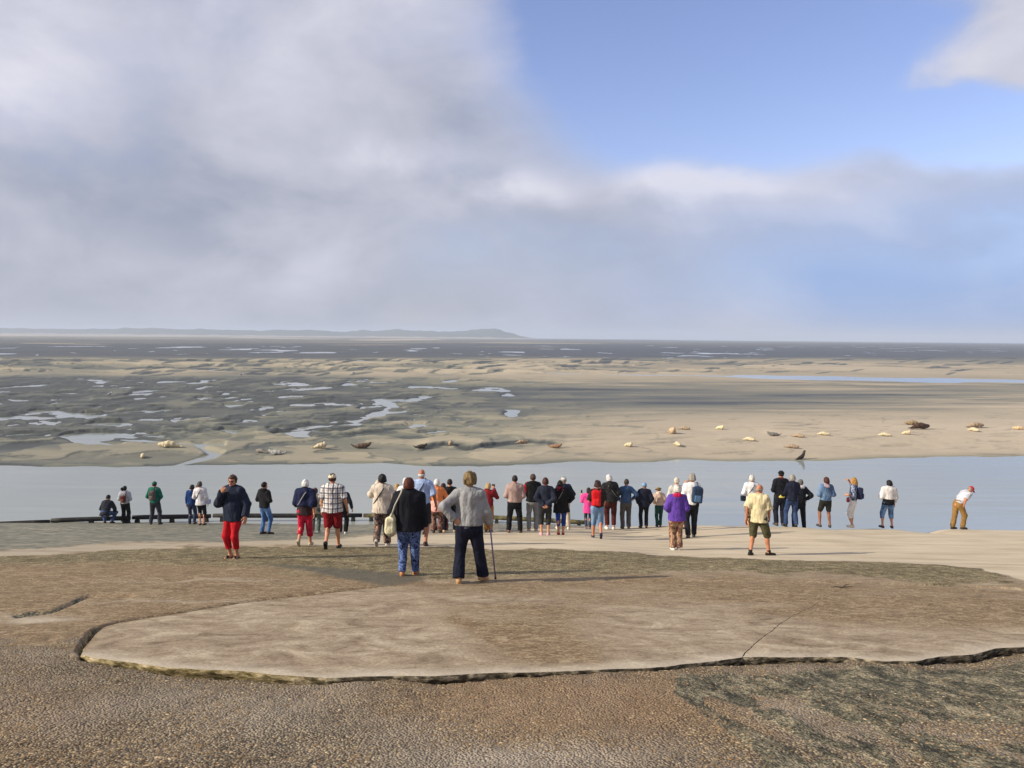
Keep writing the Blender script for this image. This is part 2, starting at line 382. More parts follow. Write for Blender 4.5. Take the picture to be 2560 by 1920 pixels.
    turf = t.mul(t.add(algae, dark), fine)
    h = t.add(t.mul(peb, 0.9), t.mul(turf, 1.4), t.mul(streak, 0.5), t.mul(fine, 0.22), t.mul(vfine, 0.06))
    h = t.mul(h, t.add(0.18, t.mul(inv, 0.82)))
    t.put(b.inputs['Normal'], t.bump(h, 0.9, 0.022))
    return m

def set_zones(me, z):
    vcol(me, 'zone_a', np.stack([z['sand'], z['algae'], z['dark']], -1))
    vcol(me, 'zone_b', np.stack([z['brown'], z['wet'], z['rough']], -1))
    vcol(me, 'zone_c', np.stack([z['warm'], z['pale'], z['band']], -1))

M_RAMP = ramp_material('ramp_ground'); M_SLAB = M_RAMP

def grid_faces(nr, nc):
    i = np.arange(nr - 1)[:, None] * nc + np.arange(nc - 1)[None, :]
    return np.stack([i, i + 1, i + nc + 1, i + nc], -1).reshape(-1, 4)

ys = [-14, -10, -7, -4.5, -2.5, -1, 0.2, 1.2, 2.0, 2.7]
y = 3.1
while y < 36:
    ys.append(y); y += max(0.012, y * y / 1898 / 1.55 * 3.0 if y < 24 else 0.28)
ys = np.array(ys); us = np.concatenate([np.linspace(-2.2, -0.95, 16, endpoint=False), np.linspace(-0.95, 0.95, 460), np.linspace(0.97, 2.2, 16)])
GY = np.repeat(ys[:, None], len(us), 1); GX = us[None, :] * np.maximum(GY * 0.80 + 1.2, 4.5)
zz = zones(GX, GY)
gz = G(GX, GY)
ins = inpoly(zz['X'], zz['Y'], SLABP); pd = polydist(zz['X'], zz['Y'], SLABP[:-1] + [SLABP[-1]])
dropm = np.interp(zz['X'], DROPX, DROPY) * 0.0031
frontd = np.maximum(0, zz['Y'] - zz['lipy']) * GY * GY / (1898 * 1.55)
fr = np.where(zz['Y'] > zz['lipy'], dropm * np.exp(-frontd / 1.1), 0) * S(zz['X'], 90, 215)
seamd = polydist(zz['X'], zz['Y'], SEAM, False)
tip = np.exp(-(((zz['X'] - 232) / 45) ** 2 + ((zz['Y'] - 1610) / 42) ** 2))
tip = (1 - S(seamd, 6, 26)) * S(zz['Y'], 1556, 1580) * (0.4 + 1.1 * fbm(GX * 7, GY * 7, 4))
zz['dark'] = np.maximum(zz['dark'], S(tip, 0.25, 0.6) * ~ins)  # shade of the gap at the slab tip, painted with the dark colour
gz = np.where(ins, gz - (0.03 + 0.10 * S(zz['Y'], 1456, 1475)), gz - np.maximum(fr, 0.15 * S(tip, 0.25, 0.85)))
lgd = polydist(zz['X'], zz['Y'], [(40, 1540), (130, 1528), (170, 1512), (215, 1491), (330, 1488)], False); gz = gz - 0.04 * (1 - S(lgd, 1, 6))
gz = gz - 0.075 * (1 - S(seamd, 2.0, 7.0)) * ~ins * S(zz['Y'], 1456, 1480)
rel = (fbm(GX * 2.2, GY * 2.2, 4) - 0.5) * 0.05 * zz['rough'] + (fbm(GX * 9, GY * 9, 2) - 0.5) * 0.016 * np.clip(zz['rough'] + zz['algae'] + zz['dark'], 0, 1)
gz = gz + np.where(ins, 0, rel) * S(GY, 2, 4)
me = mesh_np('ground', np.stack([GX, GY, gz], -1).reshape(-1, 3), grid_faces(*GX.shape), M_RAMP)
set_zones(me, {k: v.reshape(-1) for k, v in zz.items()})
tag(link('ground', me), kind='structure')

# ------------------------------------------------------------------ the worn concrete slab, in two pieces parted by a crack
def jitter_line(P, step, amp, seed):
    """resample a 2-D world polyline and roughen it"""
    P = np.asarray(P, float); out = []
    for a, b in zip(P[:-1], P[1:]):
        n = max(1, int(np.linalg.norm(b - a) / step))
        for k in range(n): out.append(a + (b - a) * k / n)
    out.append(P[-1]); Q = np.array(out)
    d = np.gradient(Q, axis=0); nrm = np.stack([-d[:, 1], d[:, 0]], -1); nrm /= np.linalg.norm(nrm, axis=1)[:, None] + 1e-9
    s = np.concatenate([[0], np.cumsum(np.linalg.norm(np.diff(Q, axis=0), axis=1))])
    off = (fbm(s * 2.2 + seed, s * 0 + seed, 5, 0.62) - 0.5) * 2 * amp
    off[0] = off[-1] = 0
    return Q + nrm * off[:, None]
def w2(pts): return pplane(np.array([p[0] for p in pts], float), np.array([p[1] for p in pts], float))[:, :2]
CRACK = [(1857, 1643), (1868, 1628), (1885, 1610), (1910, 1590), (1945, 1565), (1975, 1545), (2005, 1528), (2030, 1518), (2068, 1494), (2100, 1475), (2120, 1456)]
ic = int(np.argmin(np.abs(LIP[:, 0] - 1855)))
lipA, lipB = LIP[:ic + 1].tolist(), LIP[ic:].tolist()
tb = [list(p) for p in TOPB]
it = next(i for i, p in enumerate(tb) if p[0] < 2120)
crk = jitter_line(w2(CRACK), 0.05, 0.02, 3.0)
cn = np.stack([np.full(len(crk), 1.0), np.zeros(len(crk))], -1)
gap = np.interp(np.linspace(0, 1, len(crk)), [0, 0.55, 0.8, 1], [0.007, 0.004, 0.0015, 0.0006])[:, None]
mS = new_mat('slab_broken_edge'); m, t, b = mS
o = t.obj(); nn = t.noise(t.scale(o, (9, 9, 26)), 1.0, 5, 0.65); nx = t.noise(o, 1.3, 3)
t.put(b.inputs['Base Color'], t.mix(t.ss(t.add(t.sep(o)[0], t.mul(nx, 1.5)), -1.6, 0.2), t.ramp(nn, [(0.36, (0.07, 0.055, 0.022, 1)), (0.46, (0.17, 0.135, 0.058, 1)), (0.56, (0.30, 0.24, 0.125, 1)), (0.66, (0.50, 0.42, 0.28, 1))]),
                                    t.ramp(nn, [(0.38, (0.022, 0.019, 0.014, 1)), (0.50, (0.095, 0.078, 0.05, 1)), (0.62, (0.40, 0.34, 0.24, 1))])))
t.put(b.inputs['Roughness'], 0.95); t.put(b.inputs['Normal'], t.bump(nn, 0.9, 0.03))
M_EDGE = m
def slab(outline, seed):
    P = np.asarray(outline, float)
    lo, hi = P.min(0), P.max(0)
    pts = []
    yv = lo[1]
    while yv < hi[1]:
        st = max(0.045, 0.011 * yv)
        xs = np.arange(lo[0], hi[0], st * 1.25) + random.random() * st
        pts.append(np.stack([xs, np.full(len(xs), yv) + rng.uniform(-.2, .2, len(xs)) * st], -1)); yv += st
    pts = np.concatenate(pts); poly = [tuple(p) for p in P]
    keep = inpoly(pts[:, 0], pts[:, 1], poly) & (polydist(pts[:, 0], pts[:, 1], poly) > 0.03)
    pts = pts[keep]
    allp = [Vector(p) for p in P] + [Vector(p) for p in pts]
    n = len(P)
    vo, eo, fo, ov, oe, of = delaunay_2d_cdt(allp, [(i, (i + 1) % n) for i in range(n)], [list(range(n))], 1, 1e-6)
    V2 = np.array([tuple(v) for v in vo]); F = np.array(fo)
    z = zones(V2[:, 0], V2[:, 1])
    d = polydist(V2[:, 0], V2[:, 1], poly)
    tbd = polydist(z['X'], z['Y'], TOPB, False)
    V3 = np.concatenate([V2, plane(V2[:, 1])[:, None]], 1)
    V3[:, 2] += 0.006 + 0.014 * (fbm(V2[:, 0] * 0.8, V2[:, 1] * 0.8, 3) - 0.5) * S(d, 0, 0.4) + 0.009 * (fbm(V2[:, 0] * 6, V2[:, 1] * 9, 3) - 0.5) * S(d, 0, 0.1) - 0.022 * (1 - S(tbd, 0, 16)) - 0.006 * (1 - S(d, 0.0, 0.035)) * S(z['Y'], 1530, 1600)
    # rim: the boundary edges in order
    cnt = {}
    for f in fo:
        for a, c in zip(f, list(f[1:]) + [f[0]]): cnt[(a, c)] = 1
    bnd = {a: c for (a, c) in cnt if (c, a) not in cnt}
    st = next(iter(bnd)); loop = [st]
    while bnd[loop[-1]] != st and len(loop) < 20000: loop.append(bnd[loop[-1]])
    L = np.array(loop); Q = V3[L]
    tan = np.roll(Q, -1, 0) - np.roll(Q, 1, 0); nr = np.stack([tan[:, 1], -tan[:, 0]], -1); nr /= np.linalg.norm(nr, axis=1)[:, None] + 1e-9
    s = np.concatenate([[0], np.cumsum(np.linalg.norm(np.diff(Q, axis=0), axis=1))])
    rings = [np.arange(len(L)) + len(V3)]; base = len(V3) + len(L); Vs = [V3, Q.copy()]; Fs = []
    for k, (out_, dn, ja) in enumerate(((0.008, 0.012, 0.007), (0.004, 0.04, 0.022), (-0.012, 0.075, 0.026), (-0.02, 0.24, 0.01))):
        j = (fbm(s * 7 + seed, s * 0 + k * 3.3, 4, 0.6) - 0.5) * 2
        qz = topx(Q); inner = np.where((qz[1] < 1532) & (qz[0] > 1600), 0.0, 1.0)
        R = Q.copy(); R[:, :2] += nr * ((out_ + ja * j) * inner)[:, None]; R[:, 2] -= dn * (1 + 0.3 * j if k < 3 else 1)
        ring = np.arange(len(L)) + base; base += len(L); Vs.append(R)
        a, c = rings[-1], ring
        Fs.append(np.stack([a, c, np.roll(c, -1), np.roll(a, -1)], -1)); rings.append(ring)
    V = np.concatenate(Vs); q = np.concatenate(Fs)
    tri = np.concatenate([F, q[:, [0, 1, 2]], q[:, [0, 2, 3]]])
    mi = np.concatenate([np.zeros(len(F)), np.ones(2 * len(q))])
    me = mesh_np('concrete_slab', V, tri, [M_SLAB, M_EDGE], True, mi)
    z2 = zones(V[:, 0], V[:, 1]); z2['rough'] = z2['rough'] * 0
    dl = polydist(V[:, 0], V[:, 1], [tuple(p) for p in w2(LIP.tolist())], False); z2['pale'] = np.exp(-(dl / (0.10 + 0.12 * fbm(V[:, 0] * 2, V[:, 1] * 2, 3))) ** 2)
    set_zones(me, z2)
    return tag(link('concrete_slab', me), kind='structure')
seam = jitter_line(w2(SEAM), 0.06, 0.018, 8.0)
outA = np.concatenate([jitter_line(w2(lipA), 0.03, 0.035, 1.0)[:-1], (crk - cn * gap)[:-1], w2([(2120, 1456)] + tb[it:]), seam[1:]])
outB = np.concatenate([(crk + cn * gap)[::-1][:-1], jitter_line(w2(lipB), 0.03, 0.03, 5.0), w2(tb[:it]), w2([(2123, 1456)])])
if True:
    # both outlines counter-clockwise
    for k, o_ in enumerate((outA, outB)):
        ar = 0.5 * np.sum(o_[:, 0] * np.roll(o_[:, 1], -1) - np.roll(o_[:, 0], -1) * o_[:, 1])
        slab(o_ if ar > 0 else o_[::-1], 2.0 + 5 * k)

# loose and half-sunk pebbles of the exposed aggregate
def pebbles():
    n = 85000
    yy = 3.4 + (rng.random(n) ** 1.5) * 5.2; xx = (rng.random(n) * 2 - 1) * (yy * 0.85 + 0.6)
    z = zones(xx, yy)
    ok = (z['rough'] > 0.5) & (~inpoly(z['X'], z['Y'], SLABP)) & (rng.random(n) < (1 - 0.8 * z['dark']) * (1 - 0.55 * z['pale']) * S(fbm(xx * 1.5, yy * 1.5, 3), .22, .6))
    xx, yy = xx[ok], yy[ok]; z = {k: v[ok] for k, v in z.items()}
    n = len(xx)
    # height of the ground sheet there
    jj = np.clip(np.searchsorted(ys, yy) - 1, 0, len(ys) - 2); fy = (yy - ys[jj]) / (ys[jj + 1] - ys[jj])
    uu = xx / np.maximum(yy * 0.80 + 1.2, 4.5); ii = np.clip(np.searchsorted(us, uu) - 1, 0, len(us) - 2); fx = (uu - us[ii]) / (us[ii + 1] - us[ii])
    zz_ = (gz[jj, ii] * (1 - fx) + gz[jj, ii + 1] * fx) * (1 - fy) + (gz[jj + 1, ii] * (1 - fx) + gz[jj + 1, ii + 1] * fx) * fy
    r = 0.0033 + 0.0068 * rng.random(n) ** 1.9
    a = rng.random(n) * 6.283; st = 1 + 1.5 * rng.random(n); fl = 0.45 + 0.4 * rng.random(n)
    T = np.array([(1, 0, 0), (0, 1, 0), (-1, 0, 0), (0, -1, 0), (0.1, 0.1, 1), (0, 0, -1.0), ], float)
    T = np.array([(1, 0, 0), (0.5, 0.87, 0), (-0.5, 0.87, 0), (-1, 0, 0), (-0.5, -0.87, 0), (0.5, -0.87, 0), (0.35, 0.25, 0.8), (-0.4, 0.2, 0.8), (0.0, -0.42, 0.8)], float)
    F = np.array([(0, 1, 6), (1, 2, 6), (2, 7, 6), (2, 3, 7), (3, 4, 7), (4, 8, 7), (4, 5, 8), (5, 0, 8), (0, 6, 8), (6, 7, 8)])
    ca, sa = np.cos(a), np.sin(a)
    lx = T[None, :, 0] * (r * st)[:, None]; ly = T[None, :, 1] * r[:, None]; lz = T[None, :, 2] * (r * fl)[:, None]
    V = np.stack([xx[:, None] + lx * ca[:, None] - ly * sa[:, None], yy[:, None] + lx * sa[:, None] + ly * ca[:, None], zz_[:, None] + lz + 0.0005 - 0.195 * (lx * sa[:, None] + ly * ca[:, None])], -1)
    FF = (F[None] + (np.arange(n) * len(T))[:, None, None]).reshape(-1, 3)
    pal = np.array([(0.085, 0.063, 0.042), (0.155, 0.118, 0.080), (0.22, 0.172, 0.118), (0.30, 0.24, 0.165), (0.42, 0.35, 0.25), (0.20, 0.13, 0.065), (0.145, 0.13, 0.105)])
    pal = pal * (1.08, 1.0, 0.86)
    c = pal[rng.choice(len(pal), n, p=[.14, .26, .25, .15, .06, .08, .06])] * rng.uniform(0.8, 1.2, (n, 1))
    wv = z['warm'][:, None]; c = c * (1 - 0.4 * wv) + 0.4 * wv * np.array([0.27, 0.18, 0.10])
    m, t, b = new_mat('pebble'); t.put(b.inputs['Base Color'], t.attr('tint').outputs[0]); t.put(b.inputs['Roughness'], 0.85)
    me = mesh_np('gravel', V.reshape(-1, 3), FF, m)
    vcol(me, 'tint', np.repeat(c, len(T), 0))
    o = link('gravel', me); tag(o, 'small brown and grey pebbles worn out of the concrete in the foreground', 'gravel', kind='stuff')
pebbles()

# ------------------------------------------------------------------ water
m, t, b = new_mat('water')
o = t.obj()
rip = t.add(t.mul(t.noise(t.scale(o, (0.45, 1.6, 1)), 1.0, 4, 0.55, 0.3), 1.0), t.mul(t.noise(t.scale(o, (2.2, 6.5, 1)), 1.0, 3, 0.5), 0.22), t.mul(t.noise(t.scale(o, (0.10, 0.55, 1)), 1.0, 5, 0.6, 0.4), 3.0))
calm = t.ss(t.noise(t.scale(o, (0.03, 0.16, 1)), 1.0, 3), 0.40, 0.66, 0.25, 1.0)
t.put(b.inputs['Base Color'], (0.26, 0.285, 0.268, 1)); t.put(b.inputs['Roughness'], 0.05); t.put(b.inputs['IOR'], 1.33)
b.inputs['Specular IOR Level'].default_value = 0.5
t.put(b.inputs['Normal'], t.bump(t.mul(rip, calm), 0.16, 0.07))
M_WATER = m
q = 12000.0
me = mesh_np('water', [(-q, -40, 0), (q, -40, 0), (q, q, 0), (-q, q, 0)], [(0, 1, 2, 3)], m)
tag(link('water', me), kind='structure')

# ------------------------------------------------------------------ tidal flats
KV = FPX * ZC
vv = np.concatenate([np.arange(3.3, 24, 0.45), np.arange(24, 120, 0.75), np.arange(120, 346, 1.0)])
fy_ = (KV / vv)[::-1]
xu = np.concatenate([np.linspace(-900, -70, 60, endpoint=False), np.arange(-70, 2632, 3.6), np.linspace(2636, 3460, 60)])
fu_ = (xu - 1280) / FPX
FY = np.repeat(fy_[:, None], len(fu_), 1); FX = fu_[None, :] * FY
TX, TY = topx(np.stack([FX, FY, FX * 0], -1))
EDGE = ([-900, 0, 300, 440, 600, 960, 1060, 1200, 1440, 1560, 1700, 1900, 2050, 2200, 2330, 2560, 3460], [1160, 1163, 1168, 1163, 1161, 1158, 1166, 1166, 1155, 1157, 1152, 1152, 1152, 1147, 1143, 1140, 1130])
edge = np.interp(TX, *EDGE) + (fbm(FX * 0.35, FY * 0.35, 4) - 0.5) * 9
yg = np.array([830, 839, 843, 848, 856, 862, 876, 890, 900, 914, 926, 936, 945, 958, 975, 1000, 1030, 1060, 1090, 1120, 1150, 1180], float)
DRY = np.array([
    [.55, .85, .38, .28, .22, .05, .05, .09, .36, .52, .52, .48, .16, .10, .08, .10, .12, .16, .24, .34, .34, .25],
    [.55, .75, .38, .34, .30, .06, .05, .08, .42, .60, .60, .50, .20, .16, .12, .14, .20, .27, .36, .42, .42, .32],
    [.5, .55, .45, .35, .45, .10, .05, .08, .42, .66, .62, .74, .60, .34, .20, .18, .30, .52, .60, .60, .55, .42],
    [.4, .4, .40, .35, .22, .12, .05, .07, .36, .66, .64, .60, .60, .62, .34, .24, .42, .70, .80, .78, .66, .5],
    [.4, .4, .40, .30, .22, .12, .05, .07, .30, .62, .70, .64, .55, .50, .42, .50, .66, .74, .84, .80, .66, .5]])
xg = np.array([0, 640, 1280, 1900, 2560], float)
wrp = (fbm(TX / 160, TY / 14, 4) - 0.5) * 12 * S(TY, 850, 930)
cols = np.stack([np.interp((TY + wrp).ravel(), yg, DRY[k]).reshape(TY.shape) for k in range(5)])
fi = np.clip(np.interp(TX, xg, np.arange(5)), 0, 3.999); i0 = fi.astype(int); ff = fi - i0
dry = np.take_along_axis(cols, i0[None], 0)[0] * (1 - ff) + np.take_along_axis(cols, i0[None] + 1, 0)[0] * ff
# relief: hummocks and little scarps left by the tide
leftz = 1 - S(TX, 1050, 1650)
zC = leftz * S(TY, 938, 955) * (1 - S(TY, 1075, 1125)); zN = leftz * S(TY, 1060, 1100)
zD = S(TY, 893, 903) * (1 - S(TY, 926, 942)) * (1 - 0.55 * S(TX, 1700, 2300)); zE = S(TY, 856, 866) * (1 - S(TY, 888, 897))
wx = FX + 2.5 * (fbm(FX * 0.12, FY * 0.10, 3) - 0.5); wy = FY + 6 * (fbm(FX * 0.08 + 7, FY * 0.06, 3) - 0.5)
nC = fbm(wx / 5.4 + wy / 60, wy / 6.0, 5, 0.55); nN = fbm(wx / 4.6 + 4, wy / 3.8, 4, 0.5); nD = fbm(wx / 24 + wy / 40, wy / 16, 5, 0.55); nE = fbm(wx / 26, wy / 75, 4, 0.5)
tC = S(nC, 0.40, 0.62) + 0.5 * S(nC, 0.505, 0.520); tN = S(nN, 0.36, 0.62) + 0.5 * S(nN, 0.53, 0.55); tD = S(nD, 0.36, 0.62) + 0.7 * S(nD, 0.50, 0.515)
up = np.maximum(0, edge - TY)
Hh = -0.35 * S(-(edge - TY), 0, 6) + 0.03 * S(up, 0, 3) + (0.22 - 0.10 * leftz) * S(up, 2, 40) - (0.15 - 0.09 * leftz) * S(up, 45, 100) + 0.10 * zD + 0.40 * S(TX, 1200, 1700) * S(up, 2, 60) * (1 - S(up, 90, 180))
Hh = Hh + zC * (0.085 * (tC - 0.62)) + zN * S(up, 6, 30) * 0.10 * (tN - 0.55) + zD * 0.34 * (tD - 0.42) + zE * 0.08 * (S(nE, 0.35, 0.6) - 0.5)
Hh = Hh + 0.035 * (fbm(FX / 2.2, FY / 3.0, 3) - 0.5) * S(up, 4, 20)
# small scarp along the bank in the middle
sc = [(1040, 1128), (1100, 1122), (1130, 1120), (1180, 1126), (1240, 1118), (1330, 1113), (1390, 1118)]
sl2 = np.interp(TX, [p[0] for p in sc], [p[1] for p in sc]) + (fbm(FX * 0.9, FX * 0 + 3, 4) - 0.5) * 9
Hh = Hh + 0.20 * S(sl2 - TY, -1.5, 2.0) * S(TX, 1030, 1080) * (1 - S(TX, 1370, 1420)) * (1 - S(sl2 - TY, 14, 34))
g2 = [(690, 1090), (735, 1078), (800, 1066), (885, 1056), (930, 1040), (985, 1018), (950, 1005)]
gd = polydist(TX, TY + 3 * (nN - .5) * 8, g2, False, 3.0); gul = np.exp(-(gd / 14) ** 2)
Hh = Hh - 0.26 * gul * zC.clip(0.4) * leftz
# a straight rill and shallow basin on the right bank
Hh = Hh - 0.12 * np.exp(-(polydist(TX, TY, [(1600, 1083), (1720, 1088), (1790, 1096), (1900, 1096)], False, 3.0) / 22) ** 2)
# pools (outlines as they lie on the flats)
POOLS = [[(169, 1098), (185, 1097), (240, 1104), (304, 1115), (215, 1116), (190, 1110)], [(300, 1064), (326, 1062), (330, 1078), (308, 1083), (330, 1092), (300, 1094), (180, 1096), (262, 1082)],
         [(304, 1100), (380, 1103), (477, 1109), (562, 1109), (560, 1120), (480, 1118), (400, 1110)], [(484, 1116), (560, 1134), (540, 1146), (470, 1160), (440, 1163), (520, 1138)],
         [(700, 1082), (760, 1083), (795, 1098), (740, 1098)], [(891, 1059), (905, 1048), (948, 1030), (930, 1042), (908, 1058)], [(926, 1001), (955, 996), (1010, 1020), (1016, 1025), (960, 1012)],
         [(1014, 1005), (1030, 993), (1085, 992), (1060, 1000), (1025, 1007)], [(1016, 1060), (1060, 1060), (1066, 1067), (1020, 1066)], [(712, 976), (764, 978), (760, 984), (722, 982)],
         [(567, 1080), (637, 1081), (634, 1085), (570, 1084)], [(640, 1034), (676, 1034), (660, 1040)], [(215, 1044), (240, 1046), (230, 1053), (212, 1052)], [(430, 1050), (450, 1044), (436, 1057)],
         [(490, 995), (545, 1001), (540, 1004), (500, 1000)], [(560, 1012), (610, 1012), (600, 1020), (572, 1018)], [(1010, 1066), (1050, 1068), (1030, 1071)], [(185, 945), (255, 951), (250, 955), (200, 950)],
         [(140, 1018), (185, 1019), (170, 1024)], [(250, 1028), (290, 1026), (265, 1032)]]
pw = (fbm(FX / 2.4, FY / 4, 4) - 0.5) * 7
for P in POOLS:
    x0, y0 = np.min(P, 0) - 20; x1, y1 = np.max(P, 0) + 20
    mk = (TX > x0) & (TX < x1) & (TY > y0) & (TY < y1)
    dd = polydist(TX[mk], TY[mk], P, True, 2.2) * np.where(inpoly(TX[mk], TY[mk], P), 1, -1) + pw[mk]
    f = S(dd, -7, 2); Hh[mk] = Hh[mk] * (1 - f) + f * np.minimum(Hh[mk], -0.02)
rp = zC * S(0.325 - fbm(wx / 5.5 + wy / 45 + 11, wy / 8.5, 3, 0.5), 0.0, 0.03) * S(TY, 943, 955); Hh = Hh * (1 - rp) - 0.05 * rp
rp = zE * S(0.27 - fbm(wx / 30 + 3, wy / 60, 3, 0.5), 0.0, 0.06); Hh = Hh * (1 - rp) - 0.05 * rp
# the stream at the right, and its thin tail
stt = np.interp(TX, [900, 1000, 1300, 1720, 1900, 2200, 2560, 3460], [933, 933, 931, 936, 939, 943, 950, 962]); sb = np.interp(TX, [900, 1000, 1300, 1720, 1900, 2200, 2560, 3460], [932, 935, 934, 939, 946, 954, 959, 978])
ws = (fbm(FX / 14, FY / 9, 4) - 0.5) * 7
f = S(TY + ws - stt, -1.5, 1.0) * S(sb - TY - ws, -1.5, 1.0) * S(TX, 960, 1100); Hh = Hh * (1 - f) - 0.06 * f
# open sea beyond the flats on the right
hor = 831 + 0.00898 * TX
seaf = S(TX, 1500, 1900) * (1 - S(TY - hor, 3.2, 5.0)); Hh = Hh * (1 - seaf) - 0.4 * seaf
# wetness follows height: low ground stays wet, crests dry; scarp shade painted in
dry_shade = dry + 0.07 * zC + (zC * 0.13 * (tC - 1.0) + zN * 0.14 * (tN - 0.8) + zD * 0.14 * (tD - 0.75)) + 0.10 * (fbm(FX / 9, FY / 3.5, 3) - 0.5)
dry_shade = dry_shade - 0.20 * zD * np.exp(-((nD - 0.503) / 0.014) ** 2) - 0.26 * zC * np.exp(-((nC - 0.508) / 0.014) ** 2) - 0.2 * zN * np.exp(-((nN - 0.535) / 0.015) ** 2)  # dark bands along the scarp steps paint their shade into the colour
dry_shade = dry_shade - 0.22 * (1 - S(up, 0, 10)) - 0.12 * gul * leftz
dry_shade = dry_shade + (fbm(TX / 330, TY / 5.0, 4) - 0.5) * 0.42 * S(TX, 1000, 1500) * S(TY, 940, 965) * (1 - S(TY, 1025, 1070))
ns = fbm(wx / 5.5 + wy / 45 + 11, wy / 8.5, 3, 0.5)
dry_shade = dry_shade - 0.12 * zC * S(0.435 - ns, 0, 0.022) * (0.5 + S(0.36 - ns, -0.02, 0.04)) - 0.22 * zN * (1 - zC) * S(up, 25, 40) * S(0.40 - ns, 0, 0.02)
nd2 = fbm(wx / 17 + wy / 30, wy / 12 + 5, 3, 0.5); dry_shade = dry_shade - 0.22 * zD * S(0.39 - nd2, 0, 0.02)  # dark dashes: painted shade of scarps on the ridged sand
dry_shade = dry_shade + 0.55 * (fbm(TX / 430, TY / 1.9 + 3, 3) - 0.5) * S(TY, 834, 838) * (1 - S(TY, 892, 902)) * (1 - 0.55 * zE)
rl = fbm(FX / 8 + 2, FY / 4.2, 4, 0.5); rz_ = S(TX, 1100, 1500) * S(up, 4, 20) * (1 - S(up, 95, 130)); dry_shade = dry_shade - 0.20 * rz_ * np.exp(-((rl - 0.5) / 0.010) ** 2)
scm = S(TX, 1030, 1080) * (1 - S(TX, 1370, 1420)); dry_shade = dry_shade - 0.6 * scm * np.exp(-((sl2 - TY + 1.0) / 2.6) ** 2)  # darker line drawn along the middle scarp
# one by one: hollows under the little scarps, some holding water
def lens(cx, cy, w, h, tilt, dark, pool, lip):
    global Hh, dry_shade
    j0, j1 = np.searchsorted(-TYm, (-(cy + 22), -(cy - 22))); i0 = np.searchsorted(xu, cx - w * .8); i1 = np.searchsorted(xu, cx + w * .8)
    sl = (slice(max(0, j0 - 12), j1 + 12), slice(i0, i1))
    dx = (TX[sl] - cx) / (w / 2); yy_ = TY[sl] - cy - tilt * (TX[sl] - cx) - 0.35 * h * np.sin(dx * 2.2 + cx) - 0.5 * h * np.abs(dx) * np.sin(cx)
    q = dx ** 2 + (yy_ / (h / 2)) ** 2
    f = S(1.15 - q, 0, 0.35)
    Hh[sl] -= lip * 0.7 * f; Hh[sl] += lip * S(-yy_, 0.2 * h, 0.5 * h) * (1 - S(-yy_, 0.6 * h, 2.2 * h)) * S(1 - dx ** 2, 0, .5)
    dry_shade[sl] -= dark * f
    if pool: g = S(0.62 - dx ** 2 - ((yy_ - 0.12 * h) / (h * 0.36)) ** 2, 0, 0.12); Hh[sl] = Hh[sl] * (1 - g) + np.minimum(Hh[sl], -0.02) * g
TYm = TY[:, TY.shape[1] // 2]
rl_ = np.random.default_rng(21)
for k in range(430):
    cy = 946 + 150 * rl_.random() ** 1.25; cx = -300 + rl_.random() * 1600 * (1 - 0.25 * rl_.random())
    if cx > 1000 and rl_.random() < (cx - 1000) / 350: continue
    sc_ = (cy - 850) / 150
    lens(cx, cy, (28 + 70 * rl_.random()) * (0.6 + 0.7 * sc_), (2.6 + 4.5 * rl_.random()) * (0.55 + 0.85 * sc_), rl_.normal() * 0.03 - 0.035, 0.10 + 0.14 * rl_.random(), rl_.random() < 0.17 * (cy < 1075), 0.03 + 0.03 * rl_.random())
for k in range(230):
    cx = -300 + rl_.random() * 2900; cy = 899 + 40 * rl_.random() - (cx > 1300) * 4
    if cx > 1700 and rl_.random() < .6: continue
    lens(cx, cy, 26 + 52 * rl_.random(), 2.0 + 2.2 * rl_.random(), -0.05 - 0.05 * rl_.random(), 0.40, False, 0.06)  # dashes on the ridged sand, darkened as the scarps' painted shade
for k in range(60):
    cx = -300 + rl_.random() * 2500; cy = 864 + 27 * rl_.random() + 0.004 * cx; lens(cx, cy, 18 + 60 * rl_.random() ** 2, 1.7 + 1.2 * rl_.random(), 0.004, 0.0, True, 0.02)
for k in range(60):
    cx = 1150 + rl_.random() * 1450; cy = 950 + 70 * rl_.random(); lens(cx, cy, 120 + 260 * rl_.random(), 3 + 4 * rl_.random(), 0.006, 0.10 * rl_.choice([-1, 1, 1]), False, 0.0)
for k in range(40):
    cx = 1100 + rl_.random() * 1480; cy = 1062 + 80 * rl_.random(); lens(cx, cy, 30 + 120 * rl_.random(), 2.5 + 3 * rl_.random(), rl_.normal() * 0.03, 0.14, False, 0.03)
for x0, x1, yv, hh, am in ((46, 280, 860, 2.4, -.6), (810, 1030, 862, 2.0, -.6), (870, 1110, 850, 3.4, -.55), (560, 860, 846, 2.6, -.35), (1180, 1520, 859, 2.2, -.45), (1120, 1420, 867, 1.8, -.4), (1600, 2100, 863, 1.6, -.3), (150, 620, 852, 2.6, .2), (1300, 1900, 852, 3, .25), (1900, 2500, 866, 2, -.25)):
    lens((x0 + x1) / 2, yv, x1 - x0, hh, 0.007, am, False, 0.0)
blue = zE + 0.5 * S(TY, 840, 856) * (1 - S(TY, 888, 897))
olive = np.clip(0.6 * zC + zN * 0.4 + 0.7 * (1 - S(up, 0, 8)) + 0.4 * zD * leftz, 0, 1)
me = mesh_np('tidal_flat', np.stack([FX, FY, Hh], -1).reshape(-1, 3), grid_faces(*FX.shape), [])
me.materials.clear()
m, t, b = new_mat('tidal_sand'); o = t.obj()
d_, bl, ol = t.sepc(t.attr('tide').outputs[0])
sA = t.noise(t.scale(o, (0.06, 0.30, 1)), 1.0, 5, 0.6, 0.3); sB = t.noise(t.scale(o, (0.7, 1.8, 1)), 1.0, 4, 0.6); sC = t.noise(o, 5.0, 3, 0.6)
